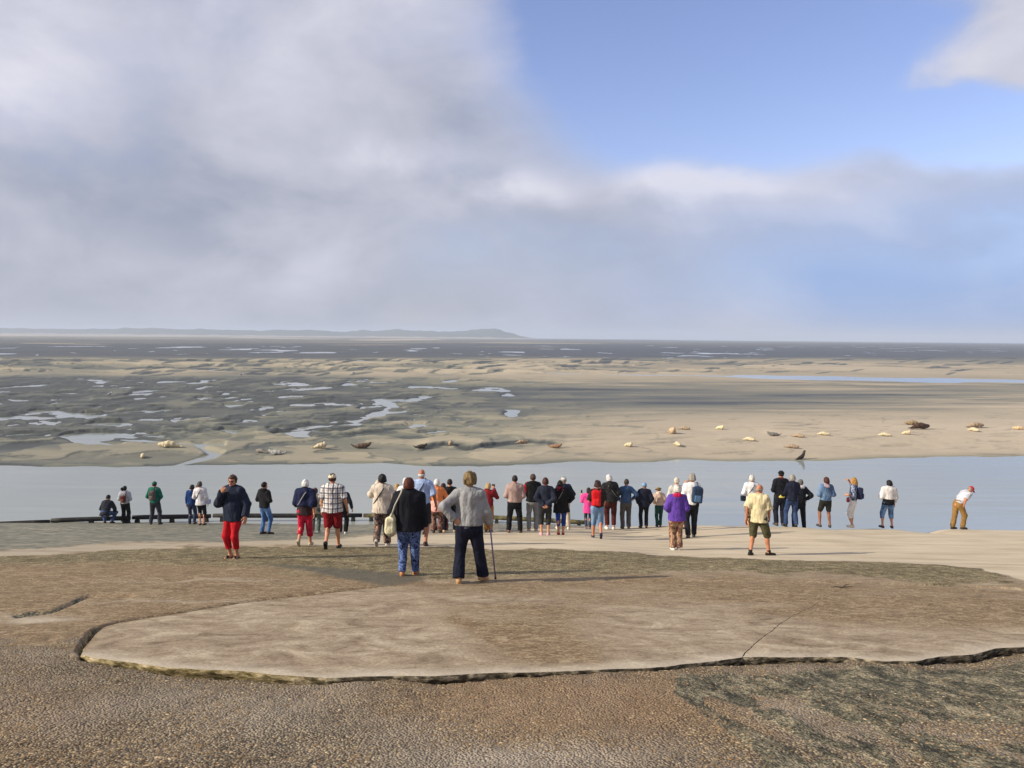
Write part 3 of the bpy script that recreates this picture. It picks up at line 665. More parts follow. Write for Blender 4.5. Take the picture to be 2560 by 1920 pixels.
v = t.add(d_, t.mul(t.add(sA, -0.5), 0.26), t.mul(t.add(sB, -0.5), 0.14), t.mul(t.add(sC, -0.5), 0.08))
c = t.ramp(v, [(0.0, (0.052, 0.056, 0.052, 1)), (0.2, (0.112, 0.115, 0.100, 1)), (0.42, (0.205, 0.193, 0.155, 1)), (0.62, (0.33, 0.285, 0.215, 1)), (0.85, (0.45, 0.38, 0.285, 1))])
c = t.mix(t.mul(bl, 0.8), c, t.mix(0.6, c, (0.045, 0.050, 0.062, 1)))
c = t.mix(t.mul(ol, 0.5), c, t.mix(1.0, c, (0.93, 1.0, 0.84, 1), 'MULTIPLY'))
t.put(b.inputs['Base Color'], c); t.put(b.inputs['Roughness'], t.ss(v, 0.05, 0.6, 0.55, 0.92))
t.put(b.inputs['Normal'], t.bump(t.add(sB, t.mul(sC, 0.4)), 0.35, 0.08))
me.materials.append(m)
vcol(me, 'tide', np.stack([np.clip(dry_shade, 0, 1), np.clip(blue, 0, 1), olive], -1).reshape(-1, 3))
tag(link('tidal_flat', me), kind='structure')
def flat_h(x, y):
    v = np.clip(y, fy_[0], fy_[-1]); j = np.clip(np.searchsorted(fy_, v) - 1, 0, len(fy_) - 2); i = np.clip(np.searchsorted(fu_, x / y) - 1, 0, len(fu_) - 2)
    f = (v - fy_[j]) / (fy_[j + 1] - fy_[j]); g = (x / y - fu_[i]) / (fu_[i + 1] - fu_[i])
    return (Hh[j, i] * (1 - g) + Hh[j, i + 1] * g) * (1 - f) + (Hh[j + 1, i] * (1 - g) + Hh[j + 1, i + 1] * g) * f
def hit_flat(px, py):
    z = 0.2
    for _ in range(6):
        p = pz(float(px), float(py), z); z = max(float(flat_h(p[0], p[1])), -0.05)
    p[2] = z; return p

# ------------------------------------------------------------------ far dune hills across the bay
hx = [-1500, -400, 0, 60, 160, 400, 560, 640, 700, 850, 920, 1000, 1080, 1150, 1190, 1235, 1270, 1300, 1330]
hyp = [812, 815, 818, 819, 820, 819, 822, 825, 823, 826, 824, 822, 827, 824, 822, 820, 827, 837, 842]
def hills():
    nx, ny = 560, 46
    X = np.linspace(-1500, 1335, nx); D = np.linspace(3350, 4700, ny)
    Dg = np.repeat(D[:, None], nx, 1); Xg = np.repeat(X[None], ny, 0); wxx = (Xg - 1280) / FPX * Dg
    top = np.interp(Xg, hx, hyp); hor = 831 + 0.00898 * Xg
    hm = np.maximum(0.0, (hor - top)) / FPX * 3900 + 2
    prof = S(Dg, 3380, 3850) * (1 - S(Dg, 4100, 4690))
    n = fbm(wxx / 85, Dg / 120, 5, 0.55); n2_ = fbm(wxx / 26, Dg / 40, 3)
    z = hm * prof * (0.62 + 0.70 * n) * (0.93 + 0.14 * n2_) - 0.3
    me = mesh_np('hills', np.stack([wxx, Dg, z], -1).reshape(-1, 3), grid_faces(ny, nx), []); me.materials.clear()
    m, t, b = new_mat('dune_hill'); o = t.obj()
    zc = t.sep(o)[2]; n = t.noise(o, 0.012, 4, 0.6); n_b = t.noise(o, 0.05, 3)
    k = t.ss(t.add(t.mul(zc, 0.05), n, t.mul(t.add(n_b, -0.5), 0.5)), 0.55, 0.95)
    t.put(b.inputs['Base Color'], t.mix(k, (0.36, 0.31, 0.23, 1), t.mix(n_b, (0.035, 0.05, 0.025, 1), (0.085, 0.095, 0.05, 1)))); t.put(b.inputs['Roughness'], 0.95)
    me.materials.append(m); tag(link('hills', me), kind='structure')
hills()

# ------------------------------------------------------------------ haze over the bay
m = bpy.data.materials.new('haze'); m.use_nodes = True; t = NT(m.node_tree)
out = t.n('ShaderNodeOutputMaterial'); pv = t.n('ShaderNodeVolumePrincipled')
pv.inputs['Color'].default_value = (0.62, 0.71, 0.88, 1); pv.inputs['Density'].default_value = 2.8e-4; pv.inputs['Anisotropy'].default_value = 0.0
for k in ('Density Attribute', 'Color Attribute', 'Temperature Attribute'):
    if k in pv.inputs: pv.inputs[k].default_value = ''
t.L.new(pv.outputs[0], out.inputs['Volume'])
a, zb, zt = 12600.0, -5.0, 75.0
Vb = [(-a, -200, zb), (a, -200, zb), (a, a, zb), (-a, a, zb), (-a, -200, zt), (a, -200, zt), (a, a, zt), (-a, a, zt)]
me = mesh_np('haze', Vb, [(0, 3, 2, 1), (4, 5, 6, 7), (0, 1, 5, 4), (1, 2, 6, 5), (2, 3, 7, 6), (3, 0, 4, 7)], m, False)
tag(link('haze', me), 'pale sea haze over the whole bay', 'haze', kind='stuff')
# ------------------------------------------------------------------ implicit bodies meshed with surface nets
def surfnets(D, lo, vx):
    ins = D < 0
    c = np.zeros(tuple(np.array(D.shape) - 1), np.int8)
    sl = (slice(None, -1), slice(1, None))
    for a in (0, 1):
        for b in (0, 1):
            for d in (0, 1): c += ins[sl[a], sl[b], sl[d]]
    act = (c > 0) & (c < 8); I, J, K = np.nonzero(act)
    idx = np.full(act.shape, -1, np.int64); idx[act] = np.arange(len(I))
    off = np.array([(a, b, d) for a in (0, 1) for b in (0, 1) for d in (0, 1)])
    val = np.stack([D[I + o[0], J + o[1], K + o[2]] for o in off], 1)
    acc = np.zeros((len(I), 3)); cnt = np.zeros(len(I))
    for a in range(8):
        for b in range(a + 1, 8):
            if np.abs(off[a] - off[b]).sum() != 1: continue
            va, vb = val[:, a], val[:, b]; m = (va < 0) != (vb < 0)
            tt = np.where(m, va / np.where(m, va - vb, 1), 0)
            acc += m[:, None] * (off[a] + tt[:, None] * (off[b] - off[a])); cnt += m
    V = (acc / np.maximum(cnt, 1)[:, None] + np.stack([I, J, K], 1)) * vx + lo
    Fs = []
    for ax in range(3):
        b, d = (ax + 1) % 3, (ax + 2) % 3
        A = np.moveaxis(ins, (ax, b, d), (0, 1, 2)); X = np.moveaxis(idx, (ax, b, d), (0, 1, 2))
        s = A[:-1, 1:-1, 1:-1] != A[1:, 1:-1, 1:-1]
        i, j, k = np.nonzero(s); j += 1; k += 1
        q = np.stack([X[i, j - 1, k - 1], X[i, j, k - 1], X[i, j, k], X[i, j - 1, k]], 1)
        up = A[i, j, k]; q[~up] = q[~up][:, ::-1]; Fs.append(q)
    return V, np.concatenate(Fs)

class Field:
    def __init__(s): s.pr = []; s.clips = []; s.fold = None
    def ell(s, c, r, R=None, k=0.03, sub=False): s.pr.append(('e', np.array(c, float), np.array(r, float), R, k, sub)); return s
    def cap(s, a, b, ra, rb, k=0.03, ys=1.0, R=None, end=None, start=None): s.pr.append(('c', np.array(a, float), np.array(b, float), ra, rb, k, ys, R, end, start)); return s
    def box(s, c, h, rd, R=None, k=0.02): s.pr.append(('b', np.array(c, float), np.array(h, float), rd, R, k)); return s
    def clip(s, n, p): s.clips.append((np.array(n, float), np.array(p, float))); return s
    def build(s, vx, extra=None):
        los, his = [], []
        for p in s.pr:
            if p[0] == 'e': r = p[2].max(); los.append(p[1] - r); his.append(p[1] + r)
            elif p[0] == 'c': r = max(p[3], p[4]) * max(1, p[6]); los.append(np.minimum(p[1], p[2]) - r); his.append(np.maximum(p[1], p[2]) + r)
            else: r = np.linalg.norm(p[2]) + p[3]; los.append(p[1] - r); his.append(p[1] + r)
        lo = np.min(los, 0) - 3 * vx - 0.01; hi = np.max(his, 0) + 3 * vx + 0.01
        n = np.ceil((hi - lo) / vx).astype(int) + 1
        ax = [lo[i] + np.arange(n[i]) * vx for i in range(3)]
        D = np.full(tuple(n), 0.5, np.float32)
        for p, l, h in zip(s.pr, los, his):
            k = p[4] if p[0] == 'e' else p[5]
            mg = k + 4 * vx + 0.01
            sli = []
            for i in range(3):
                a = max(0, int((l[i] - mg - lo[i]) / vx)); b = min(n[i], int((h[i] + mg - lo[i]) / vx) + 2); sli.append(slice(a, b))
            gx, gy, gz = (ax[i][sli[i]] for i in range(3))
            P = np.stack(np.meshgrid(gx, gy, gz, indexing='ij'), -1)
            sub = False
            if p[0] == 'e':
                q = P - p[1]; q = q @ p[3] if p[3] is not None else q
                k0 = np.linalg.norm(q / p[2], axis=-1); k1 = np.linalg.norm(q / p[2] ** 2, axis=-1) + 1e-6
                d = k0 * (k0 - 1) / k1; sub = p[5]
            elif p[0] == 'c':
                a, b, ra, rb, _, ysc, R, end, start = p[1:]
                q = P - a; ba = b - a
                if R is not None: q = q @ R; ba = ba @ R
                if ysc != 1.0: q = q * (1, 1 / ysc, 1); ba = ba * (1, 1 / ysc, 1)
                h_ = np.clip((q @ ba) / (ba @ ba + 1e-9), 0, 1)
                d = np.linalg.norm(q - h_[..., None] * ba, axis=-1) - (ra + h_ * (rb - ra))
                if ysc != 1.0: d = d * (0.5 + 0.5 * ysc)
                if end is not None:
                    nn = (p[2] - p[1]) / np.linalg.norm(p[2] - p[1]); d = np.maximum(d, (P - p[2]) @ nn - end)
                if start is not None:
                    nn = (p[2] - p[1]) / np.linalg.norm(p[2] - p[1]); d = np.maximum(d, -(P - p[1]) @ nn - start)
            else:
                q = P - p[1]; q = q @ p[4] if p[4] is not None else q
                q = np.abs(q) - p[2] + 0.0; d = np.linalg.norm(np.maximum(q, 0), axis=-1) + np.minimum(q.max(-1), 0) - p[3]
            E = D[tuple(sli)]
            if sub:
                hh = np.clip(0.5 - 0.5 * (E + d) / k, 0, 1); D[tuple(sli)] = E + (-d - E) * hh + k * hh * (1 - hh)
            elif k <= 0: D[tuple(sli)] = np.minimum(E, d)
            else:
                hh = np.clip(0.5 + 0.5 * (E - d) / k, 0, 1); D[tuple(sli)] = E + (d - E) * hh - k * hh * (1 - hh)
        P = None
        if s.clips or s.fold or extra: P = np.stack(np.meshgrid(*ax, indexing='ij'), -1)
        if s.fold:
            amp, seed, fr = s.fold; r = np.random.default_rng(seed); f = 0
            for i in range(7):
                kx = r.normal(size=3) * (1, 1, 0.45) * fr * (0.6 + 0.25 * i); f = f + np.sin(P @ kx + r.random() * 6.3) / (0.8 + 0.25 * i)
            D += (amp * 0.45 * f).astype(np.float32)
        for nn, pt in s.clips: D = np.maximum(D, (P - pt) @ (nn / np.linalg.norm(nn)))
        if extra: D = extra(D, P)
        D[0], D[-1] = 0.5, 0.5; D[:, 0], D[:, -1] = 0.5, 0.5; D[:, :, 0], D[:, :, -1] = 0.5, 0.5
        s.D, s.lo, s.vx = D, lo, vx
        return s
    def mesh(s): return surfnets(s.D, s.lo, s.vx)
    def at(s, p):
        i = np.round((np.asarray(p) - s.lo) / s.vx).astype(int)
        if (i < 0).any() or (i >= np.array(s.D.shape)).any(): return 0.5
        return s.D[tuple(i)]
    def out(s, o, d, mx=0.6):
        """first point outside along a ray from inside"""
        o = np.array(o, float); d = np.array(d, float); last = o
        for q in np.arange(0, mx, s.vx * 0.5):
            if s.at(o + d * q) < 0: last = o + d * q
        return last

def rx(a): c, s = math.cos(a), math.sin(a); return np.array([(1, 0, 0), (0, c, -s), (0, s, c)])
def ry(a): c, s = math.cos(a), math.sin(a); return np.array([(c, 0, s), (0, 1, 0), (-s, 0, c)])
def rz(a): c, s = math.cos(a), math.sin(a); return np.array([(c, -s, 0), (s, c, 0), (0, 0, 1)])
def tube(pts, r, n=7, flat=1.0, nrm=None):
    pts = np.asarray(pts, float); N = len(pts); rr = np.broadcast_to(np.asarray(r, float), (N,))
    T = np.gradient(pts, axis=0); T /= np.linalg.norm(T, axis=1)[:, None] + 1e-9
    V = []
    u = np.array([0, 0, 1.0]) if nrm is None else np.asarray(nrm, float)
    for i in range(N):
        a = u - T[i] * (u @ T[i])
        if np.linalg.norm(a) < 0.15: a = np.array([1.0, 0, 0]) - T[i] * T[i][0]
        a /= np.linalg.norm(a); b = np.cross(T[i], a)
        for k in range(n):
            q = 2 * math.pi * k / n; V.append(pts[i] + rr[i] * (math.cos(q) * a * flat + math.sin(q) * b))
    F = []
    for i in range(N - 1):
        for k in range(n): F.append((i * n + k, i * n + (k + 1) % n, (i + 1) * n + (k + 1) % n, (i + 1) * n + k))
    V = np.array(V); V = np.concatenate([V, pts[:1], pts[-1:]]); c0, c1 = N * n, N * n + 1
    for k in range(n): F.append((c0, (k + 1) % n, k, k)); F.append((c1, (N - 1) * n + k, (N - 1) * n + (k + 1) % n, (N - 1) * n + (k + 1) % n))
    return V, F
def poly_mesh(name, V, F, m, smooth=True):
    me = bpy.data.meshes.new(name)
    me.from_pydata([tuple(v) for v in V], [], [tuple(dict.fromkeys(f)) for f in F]); me.materials.append(m)
    if smooth: me.polygons.foreach_set('use_smooth', np.ones(len(me.polygons), bool))
    me.update(); return me

# ------------------------------------------------------------------ materials of people and things
_mc = {}
def cloth(c, kind='plain', c2=None, rough=0.85):
    key = (c, kind, c2, rough)
    if key in _mc: return _mc[key]
    m, t, b = new_mat('cloth_' + kind); o = t.obj(); x, y, z = t.sep(o)
    base = lin(c)
    n = t.noise(o, 9.0, 3, 0.6); w_ = t.noise(t.scale(o, (5, 5, 2.2)), 3.0, 4, 0.55, 0.5)
    dk = tuple(v * 0.80 for v in base[:3]) + (1,); lt = tuple(min(0.9, v * 1.10 + 0.002) for v in base[:3]) + (1,)
    col = t.mix(t.ss(n, 0.3, 0.7), dk, lt)
    if kind == 'plaid':
        navy, wht = lin('20264a'), lin('d9d6d2')
        def band(v, f, ph, a, bb): return t.ss(t.m('ABSOLUTE', t.add(t.m('FRACT', t.add(t.mul(v, f), ph)), -0.5)), a, bb, 1.0, 0.0)
        bx = band(x, 9.5, 0.1, 0.10, 0.17); bz = band(z, 8.5, 0.3, 0.10, 0.17); by = band(x, 9.5, 0.55, 0.03, 0.06); bz2 = band(z, 8.5, 0.72, 0.03, 0.06)
        col = t.mix(t.mul(bx, 0.78), wht, navy); col = t.mix(t.mul(bz, 0.72), col, navy); col = t.mix(t.mul(by, 0.5), col, lin('7a5560')); col = t.mix(t.mul(bz2, 0.5), col, lin('6a5060'))
    elif kind == 'floral':
        v = t.vor(t.scale(o, (1, 1, 0.8)), 26, 'F1', 0); nn = t.noise(o, 22, 3, 0.6, 1.2)
        col = t.mix(t.ss(nn, 0.47, 0.55), base, lin(c2)); col = t.mix(t.ss(v, 0.30, 0.22, 0, 0.6), col, tuple(0.5 * (p + q) for p, q in zip(base, lin(c2))))
    elif kind == 'denim':
        s1 = t.noise(t.scale(o, (2.2, 2.2, 1.2)), 2.5, 3, 0.6); col = t.mix(t.ss(s1, 0.38, 0.66), base, lin(c2 or '6f8fb4'))
    elif kind == 'duo':      # blotchy print
        nn = t.noise(t.scale(o, (1, 1, 0.7)), 13, 3, 0.6, 0.8); col = t.mix(t.ss(nn, 0.47, 0.55), base, lin(c2))
    t.put(b.inputs['Base Color'], col); t.put(b.inputs['Roughness'], rough)
    b.inputs['Specular IOR Level'].default_value = 0.15
    t.put(b.inputs['Normal'], t.bump(t.add(w_, t.mul(t.noise(o, 60, 2), 0.08)), 0.7, 0.045))
    _mc[key] = m; return m
def skin(c):
    key = ('skin', c)
    if key in _mc: return _mc[key]
    m, t, b = new_mat('skin'); o = t.obj(); n = t.noise(o, 14, 3)
    bc = lin(c); t.put(b.inputs['Base Color'], t.mix(t.ss(n, .35, .65), tuple(v * .88 for v in bc[:3]) + (1,), bc)); t.put(b.inputs['Roughness'], 0.55)
    _mc[key] = m; return m
def hairm(c):
    key = ('hair', c)
    if key in _mc: return _mc[key]
    m, t, b = new_mat('hair'); o = t.obj(); n = t.noise(t.scale(o, (60, 60, 14)), 1.0, 4, 0.65, 0.8); bc = lin(c)
    t.put(b.inputs['Base Color'], t.mix(t.ss(n, .36, .62), tuple(v * .42 for v in bc[:3]) + (1,), tuple(min(.75, v * 1.1) for v in bc[:3]) + (1,))); t.put(b.inputs['Roughness'], 0.6)
    t.put(b.inputs['Normal'], t.bump(n, 0.6, 0.012)); _mc[key] = m; return m
def plain(name, c, rough=0.6, spec=0.3):
    key = ('pl', name, c)
    if key in _mc: return _mc[key]
    m, t, b = new_mat(name); o = t.obj(); n = t.noise(o, 30, 3); bc = lin(c)
    t.put(b.inputs['Base Color'], t.mix(t.ss(n, .3, .7), tuple(v * .85 for v in bc[:3]) + (1,), bc)); t.put(b.inputs['Roughness'], rough); b.inputs['Specular IOR Level'].default_value = spec
    _mc[key] = m; return m
M_LIP = plain('lip', '8a4a44'); M_EYE = plain('eye', '201a18', 0.3)

# ------------------------------------------------------------------ hands: palm, four unequal bent fingers, thumb from the side of the palm
def hand_mesh(curl):
    f = Field()
    f.cap((0, 0, -0.02), (0, 0, 0.03), 0.026, 0.03, 0.02, ys=0.72)
    f.box((0, 0, 0.055), (0.030, 0.004, 0.032), 0.0095)
    for k, (x, L) in enumerate(((-0.030, 0.058), (-0.010, 0.072), (0.011, 0.078), (0.031, 0.070))):
        p = np.array([x, 0, 0.088]); a = 0.15 * curl; sp = (x - 0.0) * 0.8
        for j, fr in enumerate((0.46, 0.31, 0.23)):
            a += curl * (0.55, 0.75, 0.5)[j]
            q = p + L * fr * np.array([sp * 0.6, math.sin(a), math.cos(a)])
            f.cap(p, q, 0.0088 - 0.0008 * j, 0.0083 - 0.0009 * j, 0.004); p = q
    p = np.array([0.030, 0.004, 0.022]); q = p + (0.026, 0.012, 0.026); r = q + np.array((0.008, 0.012 + 0.012 * curl, 0.028))
    f.cap(p, q, 0.0125, 0.010, 0.012); f.cap(q, r, 0.010, 0.008, 0.004)
    f.build(0.0068); return f.mesh()
HANDS = {'relax': hand_mesh(0.45), 'grip': hand_mesh(1.25)}

ARMS = {  # elbow and wrist relative to the shoulder; x is outward
    'down': ((0.055, -0.025, -0.275), (0.065, 0.045, -0.52)), 'out': ((0.12, -0.04, -0.26), (0.15, 0.06, -0.49)),
    'front': ((0.085, -0.03, -0.265), (-0.07, 0.19, -0.27)), 'low': ((0.10, -0.03, -0.26), (-0.03, 0.15, -0.40)),
    'back': ((0.10, -0.11, -0.25), (-0.135, -0.185, -0.44)), 'hip': ((0.21, -0.13, -0.17), (0.045, -0.10, -0.385)), 'akimbo': ((0.19, -0.05, -0.20), (0.08, 0.10, -0.36)),
    'pocket': ((0.115, -0.07, -0.25), (0.045, 0.07, -0.46)), 'photo': ((0.12, 0.15, -0.18), (-0.05, 0.30, 0.10)), 'photolow': ((0.10, 0.10, -0.24), (-0.06, 0.31, -0.10)),
    'mouth': ((0.10, 0.10, -0.25), (-0.085, 0.22, 0.02)), 'shade': ((0.235, 0.10, 0.02), (0.06, 0.20, 0.21)), 'cane': ((0.085, 0.00, -0.27), (0.135, 0.13, -0.46)),
    'walkf': ((0.06, 0.05, -0.27), (0.05, 0.19, -0.48)), 'walkb': ((0.075, -0.12, -0.25), (0.09, -0.11, -0.50)), 'phoneside': ((0.10, 0.06, -0.24), (0.10, 0.24, -0.04)), 'hold': ((0.10, 0.00, -0.26), (0.02, 0.20, -0.36)), 'knee': ((0.12, 0.16, -0.22), (0.04, 0.36, -0.36)),
    'bent': ((0.06, 0.02, -0.27), (0.02, 0.15, -0.47)), 'wide': ((0.15, 0.02, -0.24), (0.02, 0.20, -0.33))}
LEGS = {'stand': ((-.10, 0, .08, 0, 12), (.10, 0, .08, 0, -12)), 'wide': ((-.17, 0, .08, 0, 14), (.17, 0, .08, 0, -14)), 'close': ((-.07, 0, .08, 0, 8), (.07, 0.02, .08, 0, -10)),
        'walkL': ((-.09, -.27, .15, 58, 2), (.09, .16, .08, 0, -4)), 'walkR': ((-.09, .16, .08, 0, 4), (.09, -.27, .15, 58, -2)), 'stepL': ((-.10, -.10, .08, 0, 6), (.10, .12, .08, 0, -8)),
        'stepR': ((-.10, .12, .08, 0, 8), (.10, -.12, .10, 20, -8)), 'turnR': ((-.10, -.02, .08, 0, -20), (.13, 0.03, .08, 0, -62)), 'squat': ((-.15, .10, .08, 10, 14), (.15, .06, .08, 10, -24)), 'strideR': ((-.10, -.12, .09, 18, 0), (.12, .18, .08, 0, -14)), 'splay': ((-.15, -.08, .08, 0, 8), (.21, .16, .10, 18, -30)), 'turn': ((-.14, -.10, .09, 12, -10), (.24, 0.10, .08, 0, -62))}
PEOPLE = []
def person(X, Y, top, label, H=None, yaw=0, w=1.0, lean=0, side=0, head=(0, 0), arms=('down', 'down'), legs='stand', tops=(), bot=None, hair=('short', '3a2a20'), hat=None,
           shoes=('222222', 'shoe'), sk='c08a6c', vx=None, pelvis=(0, 0, 0.92), d=None, hood=None, collar=None, glasses=False, wrap=None, seed=0, hw=1.0, scarf=None, pos=None, belly=1.0):
    if pos is None:
        if d: dd = pxdir(X, Y); xw = dd[0] / dd[1] * d; pos = np.array([xw, d, float(G(xw, d))])
        else: pos = hit(X, Y)
    dist = pos[1]
    hgt = H or (Y - top) / FPX * dist * 1.015
    Sc = hgt / 1.685
    vx = vx or (0.0155 if dist < 16 else 0.0195 if dist < 22 else 0.0245)
    seed = seed or (len(PEOPLE) * 13 + 5)
    yr = R_(yaw); Rw = rz(yr)
    root = empty('person', tuple(pos), yr); tag(root, label, 'person', 'people watching from the shore')
    Rl = rx(-R_(lean)) @ ry(R_(side)); pel = np.array(pelvis, float)
    T = lambda p: pel + Rl @ (np.array(p, float) - (0, 0, 0.92))
    nb = T((0, 0.0, 1.46)); Rh = Rl @ rz(R_(head[0])) @ rx(-R_(head[1]) )
    hs = 0.915
    TH = lambda p: nb + Rh @ ((np.array(p, float) - (0, 0, 1.46)) * hs)
    # --- joints
    def gdz(p):
        q = Rw @ (np.array(p) * Sc); return (float(G(pos[0] + q[0], pos[1] + q[1])) - float(G(pos[0], pos[1]))) / Sc
    J = {}
    for si, s in (('L', -1), ('R', 1)):
        sh = np.array([s * 0.160 * (0.5 + 0.5 * w), 0, 1.375]); e, wr = ARMS[arms[0 if s < 0 else 1]]
        el_ = sh + np.array(e) * (s, 1, 1) + (s * 0.03 * (w - 1), 0, 0); wri = sh + np.array(wr) * (s, 1, 1) + (s * 0.05 * (w - 1), 0, 0)
        J['sh' + si], J['el' + si], J['wr' + si] = T(sh), T(el_), T(wri)
        ax_, ay_, az_, pi_, ya_ = LEGS[legs][0 if s < 0 else 1]
        hip = pel + (s * 0.088 * (0.6 + 0.4 * w), 0, -0.03) ; an = np.array([ax_, ay_, az_]); an[2] += np.clip(gdz(an), -0.12, 0.12)
        v = an - hip; L = np.linalg.norm(v); l1, l2 = 0.43, 0.405
        if L > l1 + l2 - 0.002: kn = hip + v * l1 / (l1 + l2)
        else:
            a = (l1 * l1 - l2 * l2 + L * L) / (2 * L); h = math.sqrt(max(1e-6, l1 * l1 - a * a)); u = v / L
            pole = np.array([s * (0.30 if legs == 'squat' else 0.08) + math.sin(-R_(ya_)) * 0.4, 1.0, 0.0]); pole = pole - u * (pole @ u); pole /= np.linalg.norm(pole); kn = hip + u * a + pole * h
        J['hp' + si], J['kn' + si], J['an' + si] = hip, kn, an
        J['ft' + si] = rz(R_(ya_)) @ rx(-R_(pi_))
    wx_ = w
    # --- body: one continuous surface
    f = Field()
    f.cap(T((0, 0, 0.90)), T((0, 0.0, 1.08)), 0.138 * wx_, 0.126 * wx_, 0.04, ys=0.70, R=Rl)
    f.cap(T((0, 0.0, 1.08)), T((0, -0.01, 1.30)), 0.126 * wx_, 0.138 * wx_, 0.04, ys=0.68, R=Rl)
    for s in (-1, 1): f.cap(T((s * 0.02, -0.015, 1.40)), T((s * 0.13, -0.012, 1.365)), 0.054, 0.050, 0.05)
    if belly > 1: f.ell(T((0, 0.06, 1.08)), (0.13 * wx_, 0.11 * belly, 0.15), Rl, 0.05)
    f.cap(T((0, -0.015, 1.42)), TH((0, 0.005, 1.55)), 0.058, 0.052, 0.03)
    f.ell(TH((0, 0.01, 1.605)), np.array((0.076, 0.096, 0.105)) * hs, Rh, 0.02); f.ell(TH((0, 0.045, 1.545)), np.array((0.056, 0.062, 0.062)) * hs, Rh, 0.03)
    f.ell(TH((0, 0.106, 1.582)), np.array((0.013, 0.020, 0.024)) * hs, Rh, 0.012); f.ell(TH((0, 0.090, 1.512)), np.array((0.024, 0.018, 0.017)) * hs, Rh, 0.02)
    f.ell(TH((0, 0.088, 1.625)), np.array((0.058, 0.020, 0.014)) * hs, Rh, 0.02); f.ell(TH((0, 0.101, 1.545)), np.array((0.024, 0.010, 0.010)) * hs, Rh, 0.008)
    for s in (-1, 1):
        f.ell(TH((s * 0.079, 0.005, 1.585)), np.array((0.011, 0.020, 0.031)) * hs, Rh, 0.008); f.ell(TH((s * 0.032, 0.104, 1.597)), np.array((0.017, 0.014, 0.011)) * hs, Rh, 0.01, True)
    for si in 'LR':
        f.cap(J['sh' + si], J['el' + si], 0.046, 0.039, 0.03); f.cap(J['el' + si], J['wr' + si], 0.042, 0.027, 0.02)
        f.cap(J['hp' + si], J['kn' + si], 0.076 * (0.5 + 0.5 * w), 0.052, 0.03); f.cap(J['kn' + si], J['an' + si], 0.054, 0.036, 0.02)
        u = J['an' + si] - J['kn' + si]; Rf = J['ft' + si]
        f.ell(J['kn' + si] + u * 0.32 + Rf @ np.array([0, -0.014, 0]), (0.045, 0.048, 0.11), None, 0.03)
        A = J['an' + si]; f.cap(A + Rf @ np.array([0, -0.035, -0.040]), A + Rf @ np.array([0, 0.135, -0.056]), 0.036, 0.024, 0.03); f.cap(A, A + Rf @ np.array([0, 0.02, -0.04]), 0.036, 0.034, 0.02)
    f.build(vx); V, F = f.mesh()
    mi = np.zeros(len(F), int)
    ce = V[F].mean(1); q = (ce - nb) @ Rh / hs + (0, 0, 1.46)
    mi[(np.abs(q[:, 2] - 1.545) < 0.011) & (np.abs(q[:, 0]) < 0.026) & (q[:, 1] > 0.085)] = 1
    mi[(np.abs(q[:, 2] - 1.597) < 0.009) & (np.abs(np.abs(q[:, 0]) - 0.032) < 0.013) & (q[:, 1] > 0.06)] = 2
    Vs, Fs, Ms = [V], [F], [mi]
    for si, s in (('L', -1), ('R', 1)):
        pose = arms[0 if s < 0 else 1]
        hv, hf = HANDS['grip' if pose in ('photo', 'photolow', 'phoneside', 'cane', 'back', 'hold', 'mouth', 'front') else 'relax']
        dz_ = J['wr' + si] - J['el' + si]; dz_ /= np.linalg.norm(dz_)
        if pose == 'cane': dz_ = dz_ * 0.5 + np.array([0, 0.6, -0.3]); dz_ /= np.linalg.norm(dz_)
        if pose == 'shade': dz_ = Rl @ np.array([-s * 0.9, 0.25, 0.1]); dz_ /= np.linalg.norm(dz_)
        if pose == 'hip': dz_ = Rl @ np.array([-s * 0.85, -0.1, -0.5]); dz_ /= np.linalg.norm(dz_)
        pn = np.array([-s, 0.15, 0]) if pose in ('down', 'walkf', 'walkb', 'out', 'pocket', 'bent', 'cane', 'knee') else np.array([0, -1.0, 0.1]) if pose in ('front', 'low', 'hold', 'mouth', 'wide', 'akimbo') else np.array([0, 1.0, 0.2]) if pose in ('back', 'hip') else np.array([-s * .6, 0.8, 0])
        if pose in ('down', 'walkf', 'walkb', 'out'): pn = np.array([-s * 1.0, -0.35, 0])
        if pose == 'shade': pn = np.array([0, 0.1, -1.0])
        yv = pn - dz_ * (pn @ dz_); yv /= np.linalg.norm(yv); xv = np.cross(yv, dz_)
        v2 = hv.copy(); v2[:, 0] *= s if pose != 'shade' else s; B = np.stack([xv, yv, dz_], 1)
        # thumb towards the front of the body
        if (xv * s)[1] < -0.2: v2[:, 0] *= -1
        fl = np.linalg.det(np.diag([1 if v2[0, 0] == hv[0, 0] else -1, 1, 1])) < 0
        V2 = J['wr' + si] + v2 @ B.T; F2 = hf[:, ::-1] if fl else hf
        n0 = sum(len(a) for a in Vs); Vs.append(V2); Fs.append(F2 + n0); Ms.append(np.zeros(len(F2), int)); J['hd' + si] = J['wr' + si] + dz_ * 0.075; J['dz' + si] = dz_
    link('body', mesh_np('body', np.concatenate(Vs) * Sc, np.concatenate(Fs), [skin(sk), M_LIP, M_EYE], True, np.concatenate(Ms)), root)
    def part(name, fld, m):
        v, fc = fld.mesh()
        return link(name, mesh_np(name, v * Sc, fc, m), root) if len(fc) else None
    # --- tops (innermost first)
    topf = None
